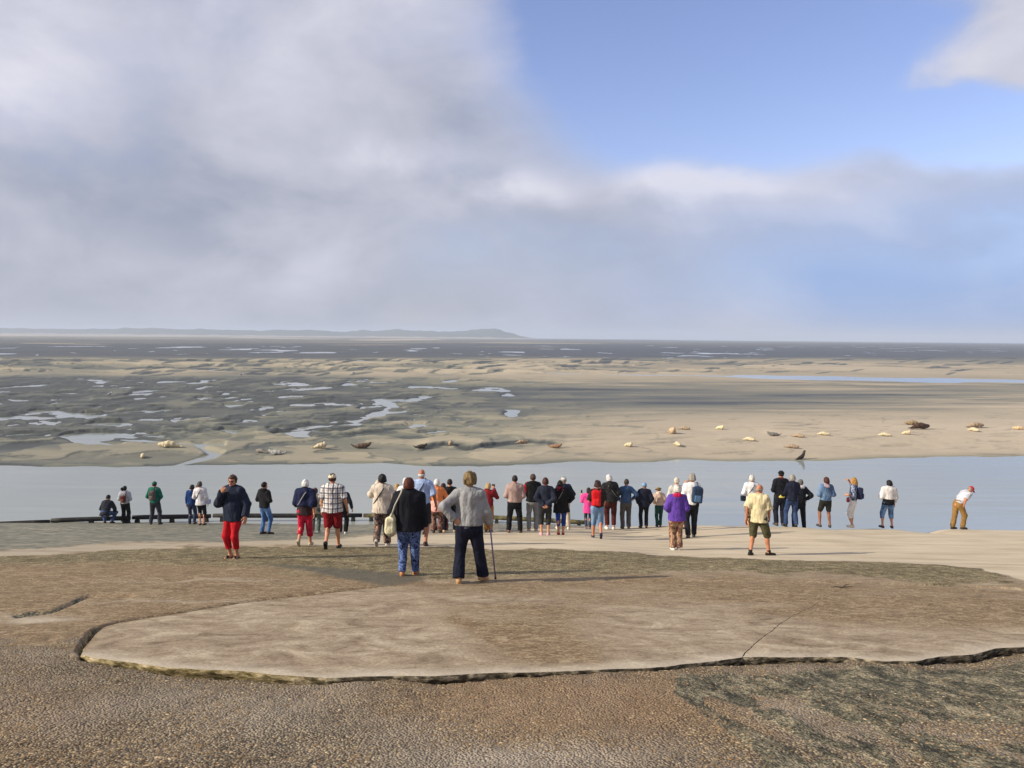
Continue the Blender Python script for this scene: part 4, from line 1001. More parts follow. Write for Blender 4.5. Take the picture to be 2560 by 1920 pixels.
    for ti, tp in enumerate(tops):
        th = tp.get('t', 0.018); hem = tp.get('hem', 0.90); slv = tp.get('slv', 1.0); fl = tp.get('fl', 1.0); lo_ = tp.get('lo', 1.0)
        g = Field(); wc = wx_ * lo_
        hb = min(hem, 0.95)
        g.cap(T((0, 0, 1.09)), T((0, 0, hem - 0.0)), 0.148 * wc + th, (0.165 * wc + th) * fl, 0.05, ys=0.74, R=Rl, end=0.0)
        g.cap(T((0, 0.0, 1.09)), T((0, -0.01, 1.31)), 0.146 * wc + th, 0.150 * wx_ + th, 0.05, ys=0.74, R=Rl)
        for s in (-1, 1): g.cap(T((s * 0.03, -0.015, 1.395)), T((s * 0.128 * (.5 + .5 * w), -0.012, 1.362)), 0.060 + th * .8, 0.056 + th * .8, 0.05)
        g.cap(T((0, -0.02, 1.40)), T((0, -0.012, 1.462)), 0.085 + th, 0.066 + th * .6, 0.04, end=0.004)
        if belly > 1: g.ell(T((0, 0.065, 1.08)), (0.135 * wc + th, 0.115 * belly + th, 0.16), Rl, 0.06)
        for si in 'LR':
            a, e, b = J['sh' + si], J['el' + si], J['wr' + si]; ex = tp.get('sw', 1.0)
            if slv > 0.02:
                u = min(1, slv / 0.52); g.cap(a, a + (e - a) * u, 0.060 + th, (0.052 - 0.004 * u) * ex + th, 0.05, end=0.0 if u < 1 else None)
                if slv > 0.52: u = (slv - 0.52) / 0.48; g.cap(e, e + (b - e) * u, 0.048 * ex + th, (0.036) * ex + th * .9, 0.02, end=0.0)
        g.clip(-(Rl @ np.array([0, 0, 1.0])), T((0, 0, hem)))
        g.fold = (tp.get('fa', 0.0085), seed + ti, 30.0)
        # sleeves that reach below the hem are not cut with it
        base_clips = g.clips; g.clips = []
        arms_f = None
        def ex_(D, P, hem=hem, J=J):
            nzv = Rl @ np.array([0, 0, 1.0]); c = -(P - T((0, 0, hem))) @ nzv
            near = np.full(D.shape, 9.0)
            for si in 'LR':
                for a, b in ((J['sh' + si], J['el' + si]), (J['el' + si], J['wr' + si])):
                    ba = b - a; h_ = np.clip(((P - a) @ ba) / (ba @ ba), 0, 1); near = np.minimum(near, np.linalg.norm(P - a - h_[..., None] * ba, axis=-1) - 0.085)
            return np.where(near < 0, D, np.maximum(D, c)) if slv > 0.6 else np.maximum(D, c)
        g.build(vx, ex_)
        ob = part(tp.get('name', 'jacket'), g, tp['m']); topf = g
    # --- legwear
    if bot:
        th = bot.get('t', 0.016); ln = bot.get('len', 1.0); fl = bot.get('fl', 1.0); g = Field()
        g.cap(pel + (0, 0, -0.03), pel + (0, 0, 0.12), 0.146 * wx_ + min(th, .016), 0.134 * wx_ + min(th, .012), 0.04, ys=0.74)
        for si in 'LR':
            h, k, a = J['hp' + si], J['kn' + si], J['an' + si]; u = min(1, ln / 0.52)
            kr = 0.058 * bot.get('kn', 1.0) + th; hr = 0.09 * (.5 + .5 * w) + th
            g.cap(h, h + (k - h) * u, hr, hr + (kr - hr) * u if u == 1 else (hr + (kr - hr) * u) * fl, 0.035, end=0.0 if u < 1 else None)
            if ln > 0.52:
                u = (ln - 0.52) / 0.48; g.cap(k, k + (a - k) * u + (np.array([0, 0, -0.01]) if u > .97 else 0), kr, (0.050 + th) * fl, 0.02, end=0.0)
        g.clip((0, 0, 1), pel + (0, 0, 0.13)); g.fold = (bot.get('fa', 0.0062), seed + 31, 28.0)
        g.build(vx); part(bot.get('name', 'trousers'), g, bot['m'])
    if wrap:
        g = Field(); g.cap(T((0, 0, wrap['z0'])), T((0, -0.01, wrap['z1'])), 0.165 * wx_, 0.20 * wx_ * wrap.get('fl', 1.0), 0.03, ys=0.8, R=Rl, end=0.0, start=0.0); g.fold = (0.01, seed + 77, 30); g.build(vx); part(wrap['name'], g, wrap['m'])
    if hood:
        g = Field(); g.ell(T((0, -0.085, 1.445)), (0.115 * hw, 0.062, 0.085), Rl @ rx(0.5), 0.03); g.cap(T((-0.075, -0.02, 1.45)), T((0.075, -0.02, 1.45)), 0.05, 0.05, 0.04); g.fold = (0.006, seed + 5, 40); g.build(min(vx, 0.014)); part('hood', g, hood)
    if collar:
        g = Field(); g.cap(T((0, -0.02, 1.42)), T((0, -0.01, 1.50)), 0.088, 0.074, 0.02, end=0.0); g.build(0.012); part('collar', g, collar)
    if scarf:
        g = Field(); g.cap(T((0, -0.02, 1.41)), T((0, -0.012, 1.475)), 0.115, 0.085, 0.03); g.ell(T((-0.02, -0.08, 1.41)), (0.10, 0.05, 0.06), Rl, 0.04); g.fold = (0.012, seed + 9, 45); g.build(0.014); part('scarf', g, scarf)
    # --- shoes
    sc_, skd = shoes
    for si in 'LR':
        A = J['an' + si]; Rf = J['ft' + si]; g = Field(); e = 0.010 if skd != 'sandal' else 0.004
        m_ = plain('shoe_' + sc_, sc_, 0.6)
        if skd == 'sandal':
            g.box(A + Rf @ np.array([0, 0.05, -0.080]), (0.034, 0.115, 0.002), 0.010, Rf); g.cap(A + Rf @ np.array([-.036, 0.095, -0.066]), A + Rf @ np.array([.036, 0.095, -0.066]), 0.018, 0.018, 0.02); g.cap(A + Rf @ np.array([0, 0.06, -0.035]), A + Rf @ np.array([0, 0.115, -0.05]), 0.028, 0.022, 0.02); g.cap(A + Rf @ np.array([-.034, -0.04, -0.05]), A + Rf @ np.array([.034, -0.04, -0.05]), 0.012, 0.012, 0.01)
        else:
            hi_ = 0.05 if skd == 'boot' else 0.0
            g.cap(A + Rf @ np.array([0, -0.035, -0.044]), A + Rf @ np.array([0, 0.145, -0.056]), 0.040 + e * .4, 0.030 + e * .4, 0.03); g.cap(A + np.array([0, 0, hi_]), A + Rf @ np.array([0, 0.02, -0.04]), 0.038 + e, 0.040, 0.02, start=0.0)
            g.box(A + Rf @ np.array([0, 0.05, -0.080]), (0.030, 0.112, 0.003), 0.010, Rf, 0.01)
        g.build(0.012 if dist < 20 else 0.015); part('shoe', g, m_)
    # --- hair
    st, hc = hair; g = Field(); r = 0.016; fa, ff = 0.005, 70
    if st == 'bald':
        g.ell(TH((0, -0.012, 1.575)), np.array((0.083, 0.092, 0.05)) * hs, Rh, 0.02)
    else:
        if st in ('curly', 'full'): r = 0.032 if st == 'curly' else 0.022; fa = 0.017 if st == 'curly' else 0.006; ff = 62
        g.ell(TH((0, 0.0, 1.612)), np.array((0.078 + r, 0.098 + r, 0.106 + r)) * hs, Rh, 0.02)
        if st in ('bob', 'full', 'curly'): g.ell(TH((0, -0.035, 1.56)), np.array((0.085 + r * .7, 0.075 + r * .7, 0.088)) * hs, Rh, 0.03)
        if st == 'bob': g.ell(TH((0, -0.045, 1.53)), np.array((0.088, 0.068, 0.085)) * hs, Rh, 0.03)
        if st == 'bun': g.ell(TH((-0.09, -0.105, 1.60)), np.array((0.065, 0.06, 0.075)) * hs, Rh, 0.02); g.ell(TH((-0.06, -0.09, 1.53)), np.array((0.035, 0.035, 0.07)) * hs, Rh, 0.02)
        if st == 'tail': g.ell(TH((0, -0.115, 1.57)), np.array((0.035, 0.035, 0.06)) * hs, Rh, 0.02); g.cap(TH((0, -0.125, 1.54)), TH((0.01, -0.12, 1.42)), 0.032, 0.016, 0.02)
        if st == 'long': g.ell(TH((0, -0.04, 1.53)), np.array((0.092, 0.07, 0.10)) * hs, Rh, 0.03); g.cap(TH((0, -0.075, 1.52)), TH((0, -0.10, 1.38)), 0.075, 0.045, 0.03, ys=0.7)
    g.fold = (fa, seed + 3, ff)
    def hx_(D, P, st=st):
        q = (P - nb) @ Rh / hs + (0, 0, 1.46); y, z = q[..., 1], q[..., 2]
        y0 = 0.035 if st not in ('bob', 'curly', 'full', 'long') else 0.055
        D = np.maximum(D, np.minimum(y - y0 + 0.25 * (1.60 - z) * (st in ('short',)), 1.655 - z))
        if st == 'bald': D = np.maximum(D, np.maximum(z - 1.615, y - 0.03))
        if st == 'short': D = np.maximum(D, 1.545 - z - 0 * y)
        if st in ('full', 'curly'): D = np.maximum(D, 1.53 - z)
        return D
    g.build(0.010 if dist < 16 else 0.013, hx_); part('hair', g, hairm(hc))
    if hat:
        ty, hcol = hat; g = Field(); m_ = cloth(hcol, 'plain', None, 0.8)
        if ty == 'cap':
            g.ell(TH((0, 0.0, 1.635)), np.array((0.098, 0.116, 0.092)) * hs, Rh, 0.01); g.ell(TH((0, 0.135, 1.637)), np.array((0.072, 0.085, 0.013)) * hs, Rh @ rx(-0.18), 0.01); g.ell(TH((0, 0, 1.728)), np.array((0.012, .012, .008)) * hs, Rh, 0.004)
            ex2 = lambda D, P: np.maximum(D, 1.625 - ((P - nb) @ Rh / hs + (0, 0, 1.46))[..., 2] - 0.0)
        else:
            g.ell(TH((0, 0.0, 1.66)), np.array((0.096, 0.112, 0.080)) * hs, Rh, 0.02); g.ell(TH((0, 0.01, 1.650)), np.array((0.165, 0.18, 0.014)) * hs, Rh, 0.02)
            ex2 = None
        g.build(0.011, ex2); part('cap' if ty == 'cap' else 'sun_hat', g, m_)
    if glasses:
        g = Field()
        for s in (-1, 1): g.ell(TH((s * 0.034, 0.104, 1.597)), np.array((0.028, 0.010, 0.021)) * hs, Rh, 0.004); g.cap(TH((s * 0.06, 0.095, 1.603)), TH((s * 0.083, 0.005, 1.60)), 0.005, 0.004, 0.004)
        g.cap(TH((-0.012, 0.112, 1.603)), TH((0.012, 0.112, 1.603)), 0.005, 0.005, 0.003); g.build(0.006); part('sunglasses', g, plain('dark_lens', '1a1210', 0.15, 0.5))
    info = dict(root=root, T=T, TH=TH, J=J, S=Sc, top=topf, Rl=Rl, pos=pos, yaw=yr, seed=seed, w=w)
    PEOPLE.append(info)
    print('P %2d x=%.1f d=%.1f h=%.2f %s' % (len(PEOPLE), pos[0], dist, hgt, label[:40]))
    return info

def prop(pi, name, label, cat, pieces, group=None):
    """a thing carried by somebody: pieces = [(part name or None for the thing's own, V, F, material)] in the carrier's frame"""
    S_ = pi['S']; allv = np.concatenate([np.asarray(p[1]) for p in pieces]); c = (allv.min(0) + allv.max(0)) / 2 * S_; c[2] = allv[:, 2].min() * S_
    wl = np.array(pi['pos']) + rz(pi['yaw']) @ c
    mk = lambda nm, V, F, m: mesh_np(nm, np.asarray(V) * S_ - c, F, m) if isinstance(F, np.ndarray) else poly_mesh(nm, np.asarray(V) * S_ - c, F, m)
    if pieces[0][0] is None: r = link(name, mk(name, *pieces[0][1:]), None, tuple(wl), pi['yaw']); rest = pieces[1:]
    else: r = empty(name, tuple(wl), pi['yaw']); rest = pieces
    tag(r, label, cat, group)
    for p in rest: link(p[0], mk(*p), r)
    return r
def back_strap(pi, s, zt=1.44, zb=1.02, xb=0.17, front=True, r=0.014, lift=0.006, xt=0.085):
    f, T, Rl = pi['top'], pi['T'], pi['Rl']; pts = []
    y1 = Rl @ np.array([0, 1.0, 0]); z1 = Rl @ np.array([0, 0, 1.0])
    if front:
        for q in np.linspace(1, 0, 7): a = T((s * xt + (-s * xb - s * xt) * q, 0, zt + (zb - zt) * q)); pts.append(f.out(a, y1) + y1 * lift)
    top = f.out(T((s * xt, 0, 1.38)), z1) + z1 * lift; pts.append(top)
    for q in np.linspace(0.12, 1, 8): a = T((s * xt + (-s * xb - s * xt) * q, 0, zt + (zb - zt) * q)); pts.append(f.out(a, -y1) - y1 * lift)
    return tube(pts, r, 6)
def fmesh(f, vx): f.build(vx); return f.mesh()
def crossbag(pi, s, label, colr='2a2522', strap='2a2522', bag=True, bx=None, size=(0.10, 0.05, 0.08), name='shoulder_bag', side=None, r=0.013, bz=0.93, **kw):
    V, F = back_strap(pi, s, r=r, **kw); pc = []
    if bag:
        f = Field(); bxx = (-s * 0.235 if bx is None else bx) * (0.4 + 0.6 * pi['w']); c = pi['T']((bxx, 0.02, bz)); f.box(c, np.array(size) * 0.75, 0.028, pi['Rl']); f.box(c + (0, 0, size[2] * .55), (size[0] * .76, size[1] * .85, size[2] * .16), 0.026, pi['Rl'], 0.006); v, fc = fmesh(f, 0.016); pc = [(None, v, fc, cloth(colr, rough=0.6)), ('strap', V, F, plain('strap', strap))]
    else: pc = [(None, V, F, plain('strap', strap))]
    return prop(pi, name, label, 'bag' if bag else 'strap', pc)
def backpack(pi, label, c, c2=None, xoff=0.0, h=0.21, wd=0.13, zc=1.20, straps=(-1, 1), tiltx=0.0):
    f, T, Rl = pi['top'], pi['T'], pi['Rl']; y1 = Rl @ np.array([0, 1.0, 0])
    b = f.out(T((xoff, 0, zc)), -y1) - y1 * 0.075
    Rb = Rl @ ry(tiltx)
    g = Field(); g.box(b, (wd * .72, 0.045, h * .72), 0.045, Rb, 0.02); g.ell(b + Rb @ np.array([0, 0.0, h * .55]), (wd * .9, 0.075, h * .5), Rb, 0.05); g.fold = (0.004, pi['seed'], 40); v, fc = fmesh(g, 0.016)
    p = Field(); p.box(b + Rb @ np.array([0, -0.085, -h * .38]), (wd * .5, 0.016, h * .28), 0.028, Rb, 0.01); v2, f2 = fmesh(p, 0.014)
    pc = [(None, v, fc, cloth(c, rough=0.75)), ('pocket', v2, f2, cloth(c2 or c, rough=0.75))]
    for s in straps:
        pts = [f.out(T((xoff * .3 + s * 0.085, 0, 1.30)), -y1) - y1 * 0.01, f.out(T((xoff * .3 + s * 0.095, 0, 1.38)), -y1 + (0, 0, 0.6)), f.out(T((xoff * .3 + s * 0.10, 0, 1.38)), (0, 0, 1)) + (0, 0, 0.01), f.out(T((xoff * .3 + s * 0.11, 0, 1.36)), y1) + y1 * 0.01, f.out(T((xoff * .3 + s * 0.14, 0, 1.20)), y1) + y1 * 0.01]
        V, F = tube(pts, 0.02, 6); pc.append(('strap', V, F, cloth(c2 or c, rough=0.75)))
    # grab loop
    tp = b + Rb @ np.array([0, 0.02, h * 1.02]); V, F = tube([tp + (-.03, 0, -.01), tp + (-.015, 0, .025), tp + (.015, 0, .025), tp + (.03, 0, -.01)], 0.007, 5); pc.append(('grab_loop', V, F, cloth(c2 or c)))
    return prop(pi, 'backpack', label, 'backpack', pc)
def handheld(pi, si, name, label, cat, kind='phone'):
    J = pi['J']; p = J['hd' + si] + np.array([0, 0.02, 0.03])
    if kind == 'phone':
        f = Field(); f.box(p + (0, 0.012, 0.04), (0.030, 0.0015, 0.068), 0.005); v, fc = fmesh(f, 0.006)
        s_ = Field(); s_.box(p + (0, 0.003, 0.04), (0.026, 0.0005, 0.058), 0.004); v2, f2 = fmesh(s_, 0.006)
        return prop(pi, name, label, cat, [(None, v, fc, plain('phone_case', '17181a', 0.4)), ('screen', v2, f2, plain('phone_screen', '2a2f38', 0.15, 0.5))])
    f = Field(); f.box(p + (0, 0.02, 0.0), (0.045, 0.018, 0.028), 0.010); v, fc = fmesh(f, 0.008)
    l = Field(); l.cap(p + (0, 0.05, 0), p + (0, 0.10, 0), 0.028, 0.026, 0.004); v2, f2 = fmesh(l, 0.008)
    return prop(pi, name, label, cat, [(None, v, fc, plain('camera_body', '1b1b1d', 0.45)), ('lens', v2, f2, plain('camera_lens', '121214', 0.25, 0.5))])
# ------------------------------------------------------------------ the people, left to right
def tp(c, kind='plain', c2=None, **k): return dict(m=cloth(c, kind, c2), **k)
BK, NV, WH = '141519', '1b2138', 'd8d6d3'
P = {}
P[1] = person(268, 1308, 1230, 'person in dark navy jacket and jeans crouching by the pipe, leftmost of the crowd', H=1.74, pelvis=(0, -0.16, 0.46), lean=30, head=(-10, -14), arms=('knee', 'knee'), legs='squat', tops=[tp('23262f', t=.03, hem=.80, name='jacket')], bot=tp('34486e', 'denim', '46608e'), hair=('short', '17130f'), shoes=('1c1c1e', 'shoe'))
P[2] = person(314, 1308, 1215, 'person with black hair bunched to one side and small brown backpack, pale grey jacket', yaw=4, arms=('front', 'front'), head=(-12, 0), tops=[tp('a9abb4', t=.026, hem=.90)], bot=tp('101012', fl=1.35, t=.024), hair=('bun', '120f0e'), w=1.0)
backpack(P[2], 'small brown backpack on the pale grey jacket', '5e2e24', '7a4a38', h=.15, wd=.075, zc=1.14)
P[3] = person(388, 1311, 1204, 'person in green jacket and green cap with grey backpack beside the black pipe', arms=('low', 'low'), legs='wide', tops=[tp('13614f', t=.026, hem=.86)], bot=tp('34363f', t=.022), hair=('short', '2a211b'), hat=('cap', '0f5a4c'))
backpack(P[3], 'grey-brown backpack on the green jacket', '5a5250', '6a5f5a', h=.19, wd=.09, zc=1.18)
P[4] = person(480, 1310, 1212, 'person in blue top and dark jeans leaning close to the white jacket', side=3, arms=('down', 'photo'), head=(-25, 0), tops=[tp('17386e', t=.02, hem=.84)], bot=tp('252c45', 'denim', '39455f'), hair=('full', '2b2420'))
handheld(P[4], 'R', 'camera', 'small black camera held up by the person in the blue top', 'camera', 'camera')
P[5] = person(504, 1313, 1204, 'person in loose white jacket with dark diagonal strap and black cropped leggings', side=-4, arms=('front', 'down'), legs='close', tops=[tp('cfccd0', t=.03, hem=.80, fl=1.18)], bot=tp(BK, len=.76, t=.008), hair=('full', '514842'), shoes=('2a2a2a', 'shoe'))
crossbag(P[5], 1, 'pale lilac shoulder bag at the right hip of the white jacket', 'a8aac8', '2d2f3a', bx=.25, bz=.90)
P[6] = person(585, 1395, 1187, 'person in red cropped trousers and navy jacket facing the camera, hand at mouth', yaw=164, head=(8, 2), w=1.12, arms=('out', 'mouth'), legs='close', tops=[tp('20283a', t=.034, hem=.78, fl=1.02)], bot=tp('b01420', len=.84, t=.014, kn=1.05), hair=('short', '4a3222'), shoes=('1a1616', 'sandal'), glasses=True, vx=.012, collar=cloth('cfd4da'), sk='b98468')
P[7] = person(662, 1335, 1205, 'person in black hooded jacket and bright blue jeans, face turned to the right', yaw=-22, head=(-28, 0), arms=('front', 'front'), legs='turnR', tops=[tp('1a1a1f', t=.024, hem=.86)], hood=cloth('17171b'), bot=tp('3a5a8c', 'denim', '6688b8', t=.012), hair=('short', '1c1512'), shoes=('17171b', 'shoe'))
P[8] = person(763, 1364, 1200, 'white haired person in navy jacket and raspberry capris, sole of one shoe showing', w=1.1, lean=5, head=(6, 2), legs='walkL', arms=('bent', 'walkb'), tops=[tp('33272a', t=.026, hem=.80, slv=0, name='blouse'), tp('1a2040', t=.048, hem=1.04, slv=.72)], bot=tp('b81f3e', len=.80, t=.021), hair=('full', 'dcd8d6'), shoes=('b5a890', 'shoe'))
crossbag(P[8], 1, 'grey crossbody strap over the navy jacket', bag=False, strap='8d8f92', name='bag_strap', r=.016)
P[9] = person(789, 1331, 1220, 'small red-brown haired person in beige jacket half hidden beside the checked shirt', arms=('down', 'front'), tops=[tp('b3a48c', t=.02, hem=.72)], bot=tp('56605a', t=.016), hair=('full', '5a2e1c'), shoes=('8f9a98', 'shoe'), w=.9)
P[10] = person(832, 1371, 1184, 'person in checked shirt, dark red shorts and cream cap walking away', w=1.08, legs='walkL', arms=('down', 'out'), tops=[tp('d9d6d2', 'plaid', t=.028, hem=.84, slv=.46, name='shirt', sw=1.25, lo=1.06, fl=1.10)], bot=tp('7d141c', len=.50, t=.022, name='shorts', fl=1.12), hair=('short', '4a2418'), hat=('cap', 'cfc3a8'), shoes=('141414', 'shoe'), sk='c48c6e', vx=.014)
P[11] = person(857, 1335, 1213, 'white haired person in black trousers almost hidden by the checked shirt', arms=('front', 'out'), tops=[tp('24262c', t=.02, hem=.90)], bot=tp('121214', t=.02, fl=1.1), hair=('full', 'd8d4d0'), shoes=('cfcac4', 'shoe'))
P[12] = person(956, 1365, 1186, 'person in loose cream cardigan and brown patterned trousers with black shoulder strap', w=1.12, head=(25, 0), legs='walkL', arms=('photo', 'front'), tops=[tp('c9bcae', t=.034, hem=.80, fl=1.2)], bot=tp('2c2226', 'floral', '8a7468', t=.024, fl=1.15), hair=('full', '15110f'), shoes=('b9b2aa', 'shoe'))
handheld(P[12], 'L', 'camera', 'dark camera held up by the person in the cream cardigan', 'camera', 'camera')
crossbag(P[12], 1, 'black strap across the cream cardigan', bag=False, strap='1c1a1c', name='bag_strap', xb=.19)
P[13] = person(993, 1340, 1215, 'small blond person in dark top between the cream cardigan and the black sweater', arms=('front', 'front'), tops=[tp('202334', t=.02, hem=.90)], bot=tp('30343c', t=.016), hair=('tail', 'b08a4e'), d=22.6)
P[14] = person(1014, 1336, 1194, 'white haired person in white top hidden behind the auburn haired person', arms=('front', 'front'), tops=[tp('d5d6da', t=.022, hem=.88)], bot=tp('3a3d48', t=.018), hair=('full', 'dad7d4'), d=22.0)
P[15] = person(1022, 1438, 1195, 'stout auburn haired person in black sweater and blue patterned trousers', w=1.28, lean=2, legs='stepL', arms=('low', 'down'), tops=[tp('14151d', t=.036, hem=.80, fl=1.06, fa=.008)], bot=tp('667cb0', 'floral', '222a50', t=.022, fl=.95), hair=('full', '4f2214'), shoes=('a8714a', 'shoe'), vx=.0135)
P[16] = person(1054, 1364, 1172, 'tall white haired person in light blue shirt and shorts with dark bag strap', legs='stepR', arms=('front', 'out'), tops=[tp('9fb2d8', t=.024, hem=.88, slv=.48, name='shirt', sw=1.2)], bot=tp('2a2c36', len=.5, t=.026, name='shorts'), hair=('bald', 'd6d2cc'), shoes=('3a2620', 'shoe'), sk='a86e54')
crossbag(P[16], 1, 'dark strap over the light blue shirt', bag=False, strap='23262e', name='bag_strap', zb=1.0)
P[17] = person(1092, 1332, 1198, 'white haired person in orange top with pink jacket tied round the waist', w=1.05, arms=('front', 'wide'), tops=[tp('d9834f', t=.018, hem=.95, slv=.9, name='top')], bot=tp('4c3030', 'duo', '8a6a5c', t=.028, fl=1.3), wrap=dict(name='tied_jacket', z0=1.06, z1=.70, fl=1.2, m=cloth('dba59c')), hair=('full', 'e0dcd8'), shoes=('38302c', 'shoe'))
P[18] = person(1108, 1329, 1212, 'dark haired person in maroon patterned trousers just behind the orange top', arms=('front', 'front'), tops=[tp('5a2b2c', t=.02, hem=.88)], bot=tp('5c2a30', 'duo', '8a4a48', t=.024, fl=1.2), hair=('full', '33160f'), d=24.6)
P[19] = person(1124, 1330, 1198, 'slim dark haired person all in black between the orange top and the grey sweater', arms=('front', 'front'), legs='wide', tops=[tp('131316', t=.016, hem=.88)], bot=tp('111114', t=.014), hair=('short', '2a1614'), shoes=('b99a78', 'shoe'))
P[20] = person(1172, 1455, 1183, 'person with curly fair hair in grey sweater leaning on a lilac walking stick', w=1.12, lean=4, head=(4, 0), legs='splay', arms=('hip', 'cane'), tops=[tp('4b4f5e', t=.002, hem=.86, slv=0, name='shirt'), tp('8f9092', t=.032, hem=.90, fa=.008, name='sweater')], bot=tp('14172a', t=.026, fl=1.25), hair=('curly', '7a6440'), shoes=('b08a62', 'shoe'), vx=.013)
P[21] = person(1220, 1330, 1208, 'fair haired person in red jacket and mustard trousers holding a camera up', yaw=-15, head=(-10, 0), arms=('photo', 'photo'), legs='close', tops=[tp('7a1a20', t=.024, hem=.84)], bot=tp('b07a26', t=.02, fl=1.1), hair=('full', 'b89a6c'), shoes=('5a4636', 'shoe'))
handheld(P[21], 'R', 'camera', 'camera held up by the person in the red jacket', 'camera', 'camera')
P[22] = person(1286, 1332, 1189, 'person in mauve-beige sweater and black trousers with cropped dark hair', w=1.14, head=(8, 0), arms=('front', 'front'), legs='wide', tops=[tp('a28a84', t=.026, hem=.92, name='sweater')], bot=tp('131318', t=.024), hair=('short', '2c2320'), shoes=('5a4638', 'shoe'))
P[23] = person(1331, 1328, 1185, 'person in black hooded jacket and light grey trousers beside the mauve sweater', arms=('front', 'front'), tops=[tp('131416', t=.03, hem=.88)], hood=cloth('101113'), hw=1.1, bot=tp('85868a', t=.018), hair=('short', '4a382e'), shoes=('c0b09c', 'shoe'))
g = Field(); c = P[23]['T']((-.23, -.02, 1.2)); g.box(c, (.035, .05, .12), .03); g.ell(c + (0, 0, .1), (.05, .07, .09), None, .03); g.cap(c + (.02, -.02, .16), c + (.06, -.03, .26), .02, .016, .02)
v, fc = fmesh(g, .016); prop(P[23], 'shoulder_bag', 'red bag hanging at the left side of the black hooded jacket', 'bag', [(None, v, fc, cloth('a31622', rough=.6))])
P[24] = person(1362, 1338, 1195, 'auburn haired person in navy jacket with hands clasped behind the back', w=1.05, arms=('back', 'back'), tops=[tp('232838', t=.026, hem=.84, fl=1.06)], bot=tp('2b2c30', len=.74, t=.022), hair=('full', '44211a'), shoes=('c9a0b0', 'shoe'))
P[25] = person(1402, 1337, 1202, 'black haired person in long black coat, red scarf and bright blue capris', w=1.1, side=-3, head=(12, 8), arms=('front', 'akimbo'), legs='close', tops=[tp('111114', t=.036, hem=.72, fl=1.22)], scarf=cloth('a81f38'), bot=tp('1d3a8c', len=.78, t=.010), hair=('full', '140f10'), shoes=('9a2e28', 'shoe'))
crossbag(P[25], 1, 'thin pale strap across the long black coat', bag=False, strap='9a8f90', name='bag_strap', r=.009)
P[26] = person(1408, 1323, 1192, 'person in pale grey cap and navy jacket standing in front of the black coat', arms=('front', 'wide'), legs='wide', tops=[tp('1a2036', t=.028, hem=.84)], bot=tp('b9aa96', t=.02), hair=('short', '8d8a86'), hat=('cap', 'b8b6b2'), shoes=('d8d4d0', 'shoe'))
P[27] = person(1470, 1322, 1219, 'child in bright pink coat and dark leggings holding a phone up', arms=('phoneside', 'front'), legs='close', tops=[tp('d8448e', t=.028, hem=.66, fl=1.12)], bot=tp('3b3f4c', t=.008), hair=('bob', '3a2620'), shoes=('55585f', 'shoe'), w=.95)
handheld(P[27], 'L', 'phone', 'black phone held up by the child in pink', 'phone', 'phone')
P[28] = person(1492, 1345, 1202, 'person in jean shorts wearing a bright red backpack, walking', legs='walkR', arms=('front', 'walkf'), tops=[tp('24221f', t=.026, hem=.92, slv=.5, name='tee', sw=1.3)], bot=tp('56749a', 'denim', '7a96b4', len=.62, t=.026, name='shorts'), hair=('curly', '46302a'), shoes=('2b3148', 'shoe'), sk='b87c60')
backpack(P[28], 'bright red backpack worn above the jean shorts', 'c8141c', 'd0262a', xoff=-.06, h=.24, wd=.12, zc=1.22)
P[29] = person(1526, 1323, 1187, 'white haired person in black quilted jacket and rust brown trousers leaning left', side=-6, w=1.05, head=(20, 0), arms=('wide', 'front'), legs='stand', tops=[tp('1d1d1f', 'duo', '2c2c2e', t=.034, hem=.86, fa=.012)], bot=tp('4a1d17', t=.02, len=.94), hair=('full', 'e2dfda'), shoes=('d8d5d2', 'shoe'))
crossbag(P[29], -1, 'grey strap on the black quilted jacket', bag=False, strap='77746f', name='bag_strap', r=.010)
P[30] = person(1564, 1322, 1198, 'person in blue denim jacket and grey trousers with elbows out', arms=('akimbo', 'akimbo'), tops=[tp('2c4468', 'denim', '3f5a80', t=.02, hem=.90)], bot=tp('55524f', t=.022), hair=('short', '3a3028'), shoes=('2c2a28', 'shoe'))
P[31] = person(1609, 1320, 1207, 'person in navy jacket, black trousers and light blue cap', w=1.06, arms=('pocket', 'pocket'), tops=[tp('1a1e30', t=.034, hem=.82, lo=1.08)], bot=tp('111216', t=.016), hair=('short', '8f8a84'), hat=('cap', '6fa6d4'), head=(-20, 0))
P[32] = person(1647, 1317, 1219, 'person in beige jacket, green trousers and sun hat looking down', lean=10, head=(25, 16), arms=('low', 'low'), legs='close', tops=[tp('c2a898', t=.026, hem=.93)], hood=cloth('d8c4b0'), bot=tp('1e4640', t=.016), hair=('short', '6a5238'), hat=('sun', '8c7a52'))
P[33] = person(1689, 1326, 1191, 'white haired person in pale grey top standing just beyond the purple jacket', arms=('front', 'front'), tops=[tp('b9b6b0', t=.022, hem=.86)], bot=tp('6b6862', t=.018), hair=('short', 'd2cab8'), d=25.0)
P[34] = person(1690, 1375, 1213, 'white haired person in purple jacket with pink hood and mottled brown trousers', arms=('low', 'front'), legs='close', tops=[tp('c4685c', t=.018, hem=.76, slv=0, name='blouse'), tp('5c3f9c', t=.042, hem=.79, fl=1.16)], hood=cloth('b8204e'), hw=1.15, bot=tp('6a4a42', 'duo', 'a88a6c', t=.03, fl=1.2), hair=('full', 'd6d0c8'), shoes=('e2dfd8', 'shoe'), head=(0, 6))
P[35] = person(1727, 1344, 1184, 'grey haired person in white t-shirt with blue backpack on one shoulder', legs='strideR', arms=('down', 'front'), tops=[tp('dcdcde', t=.022, hem=.88, slv=.48, name='tee', sw=1.25)], bot=tp('17181e', t=.02), hair=('full', '9a948c'), shoes=('2c2c2e', 'shoe'), sk='b87e62')
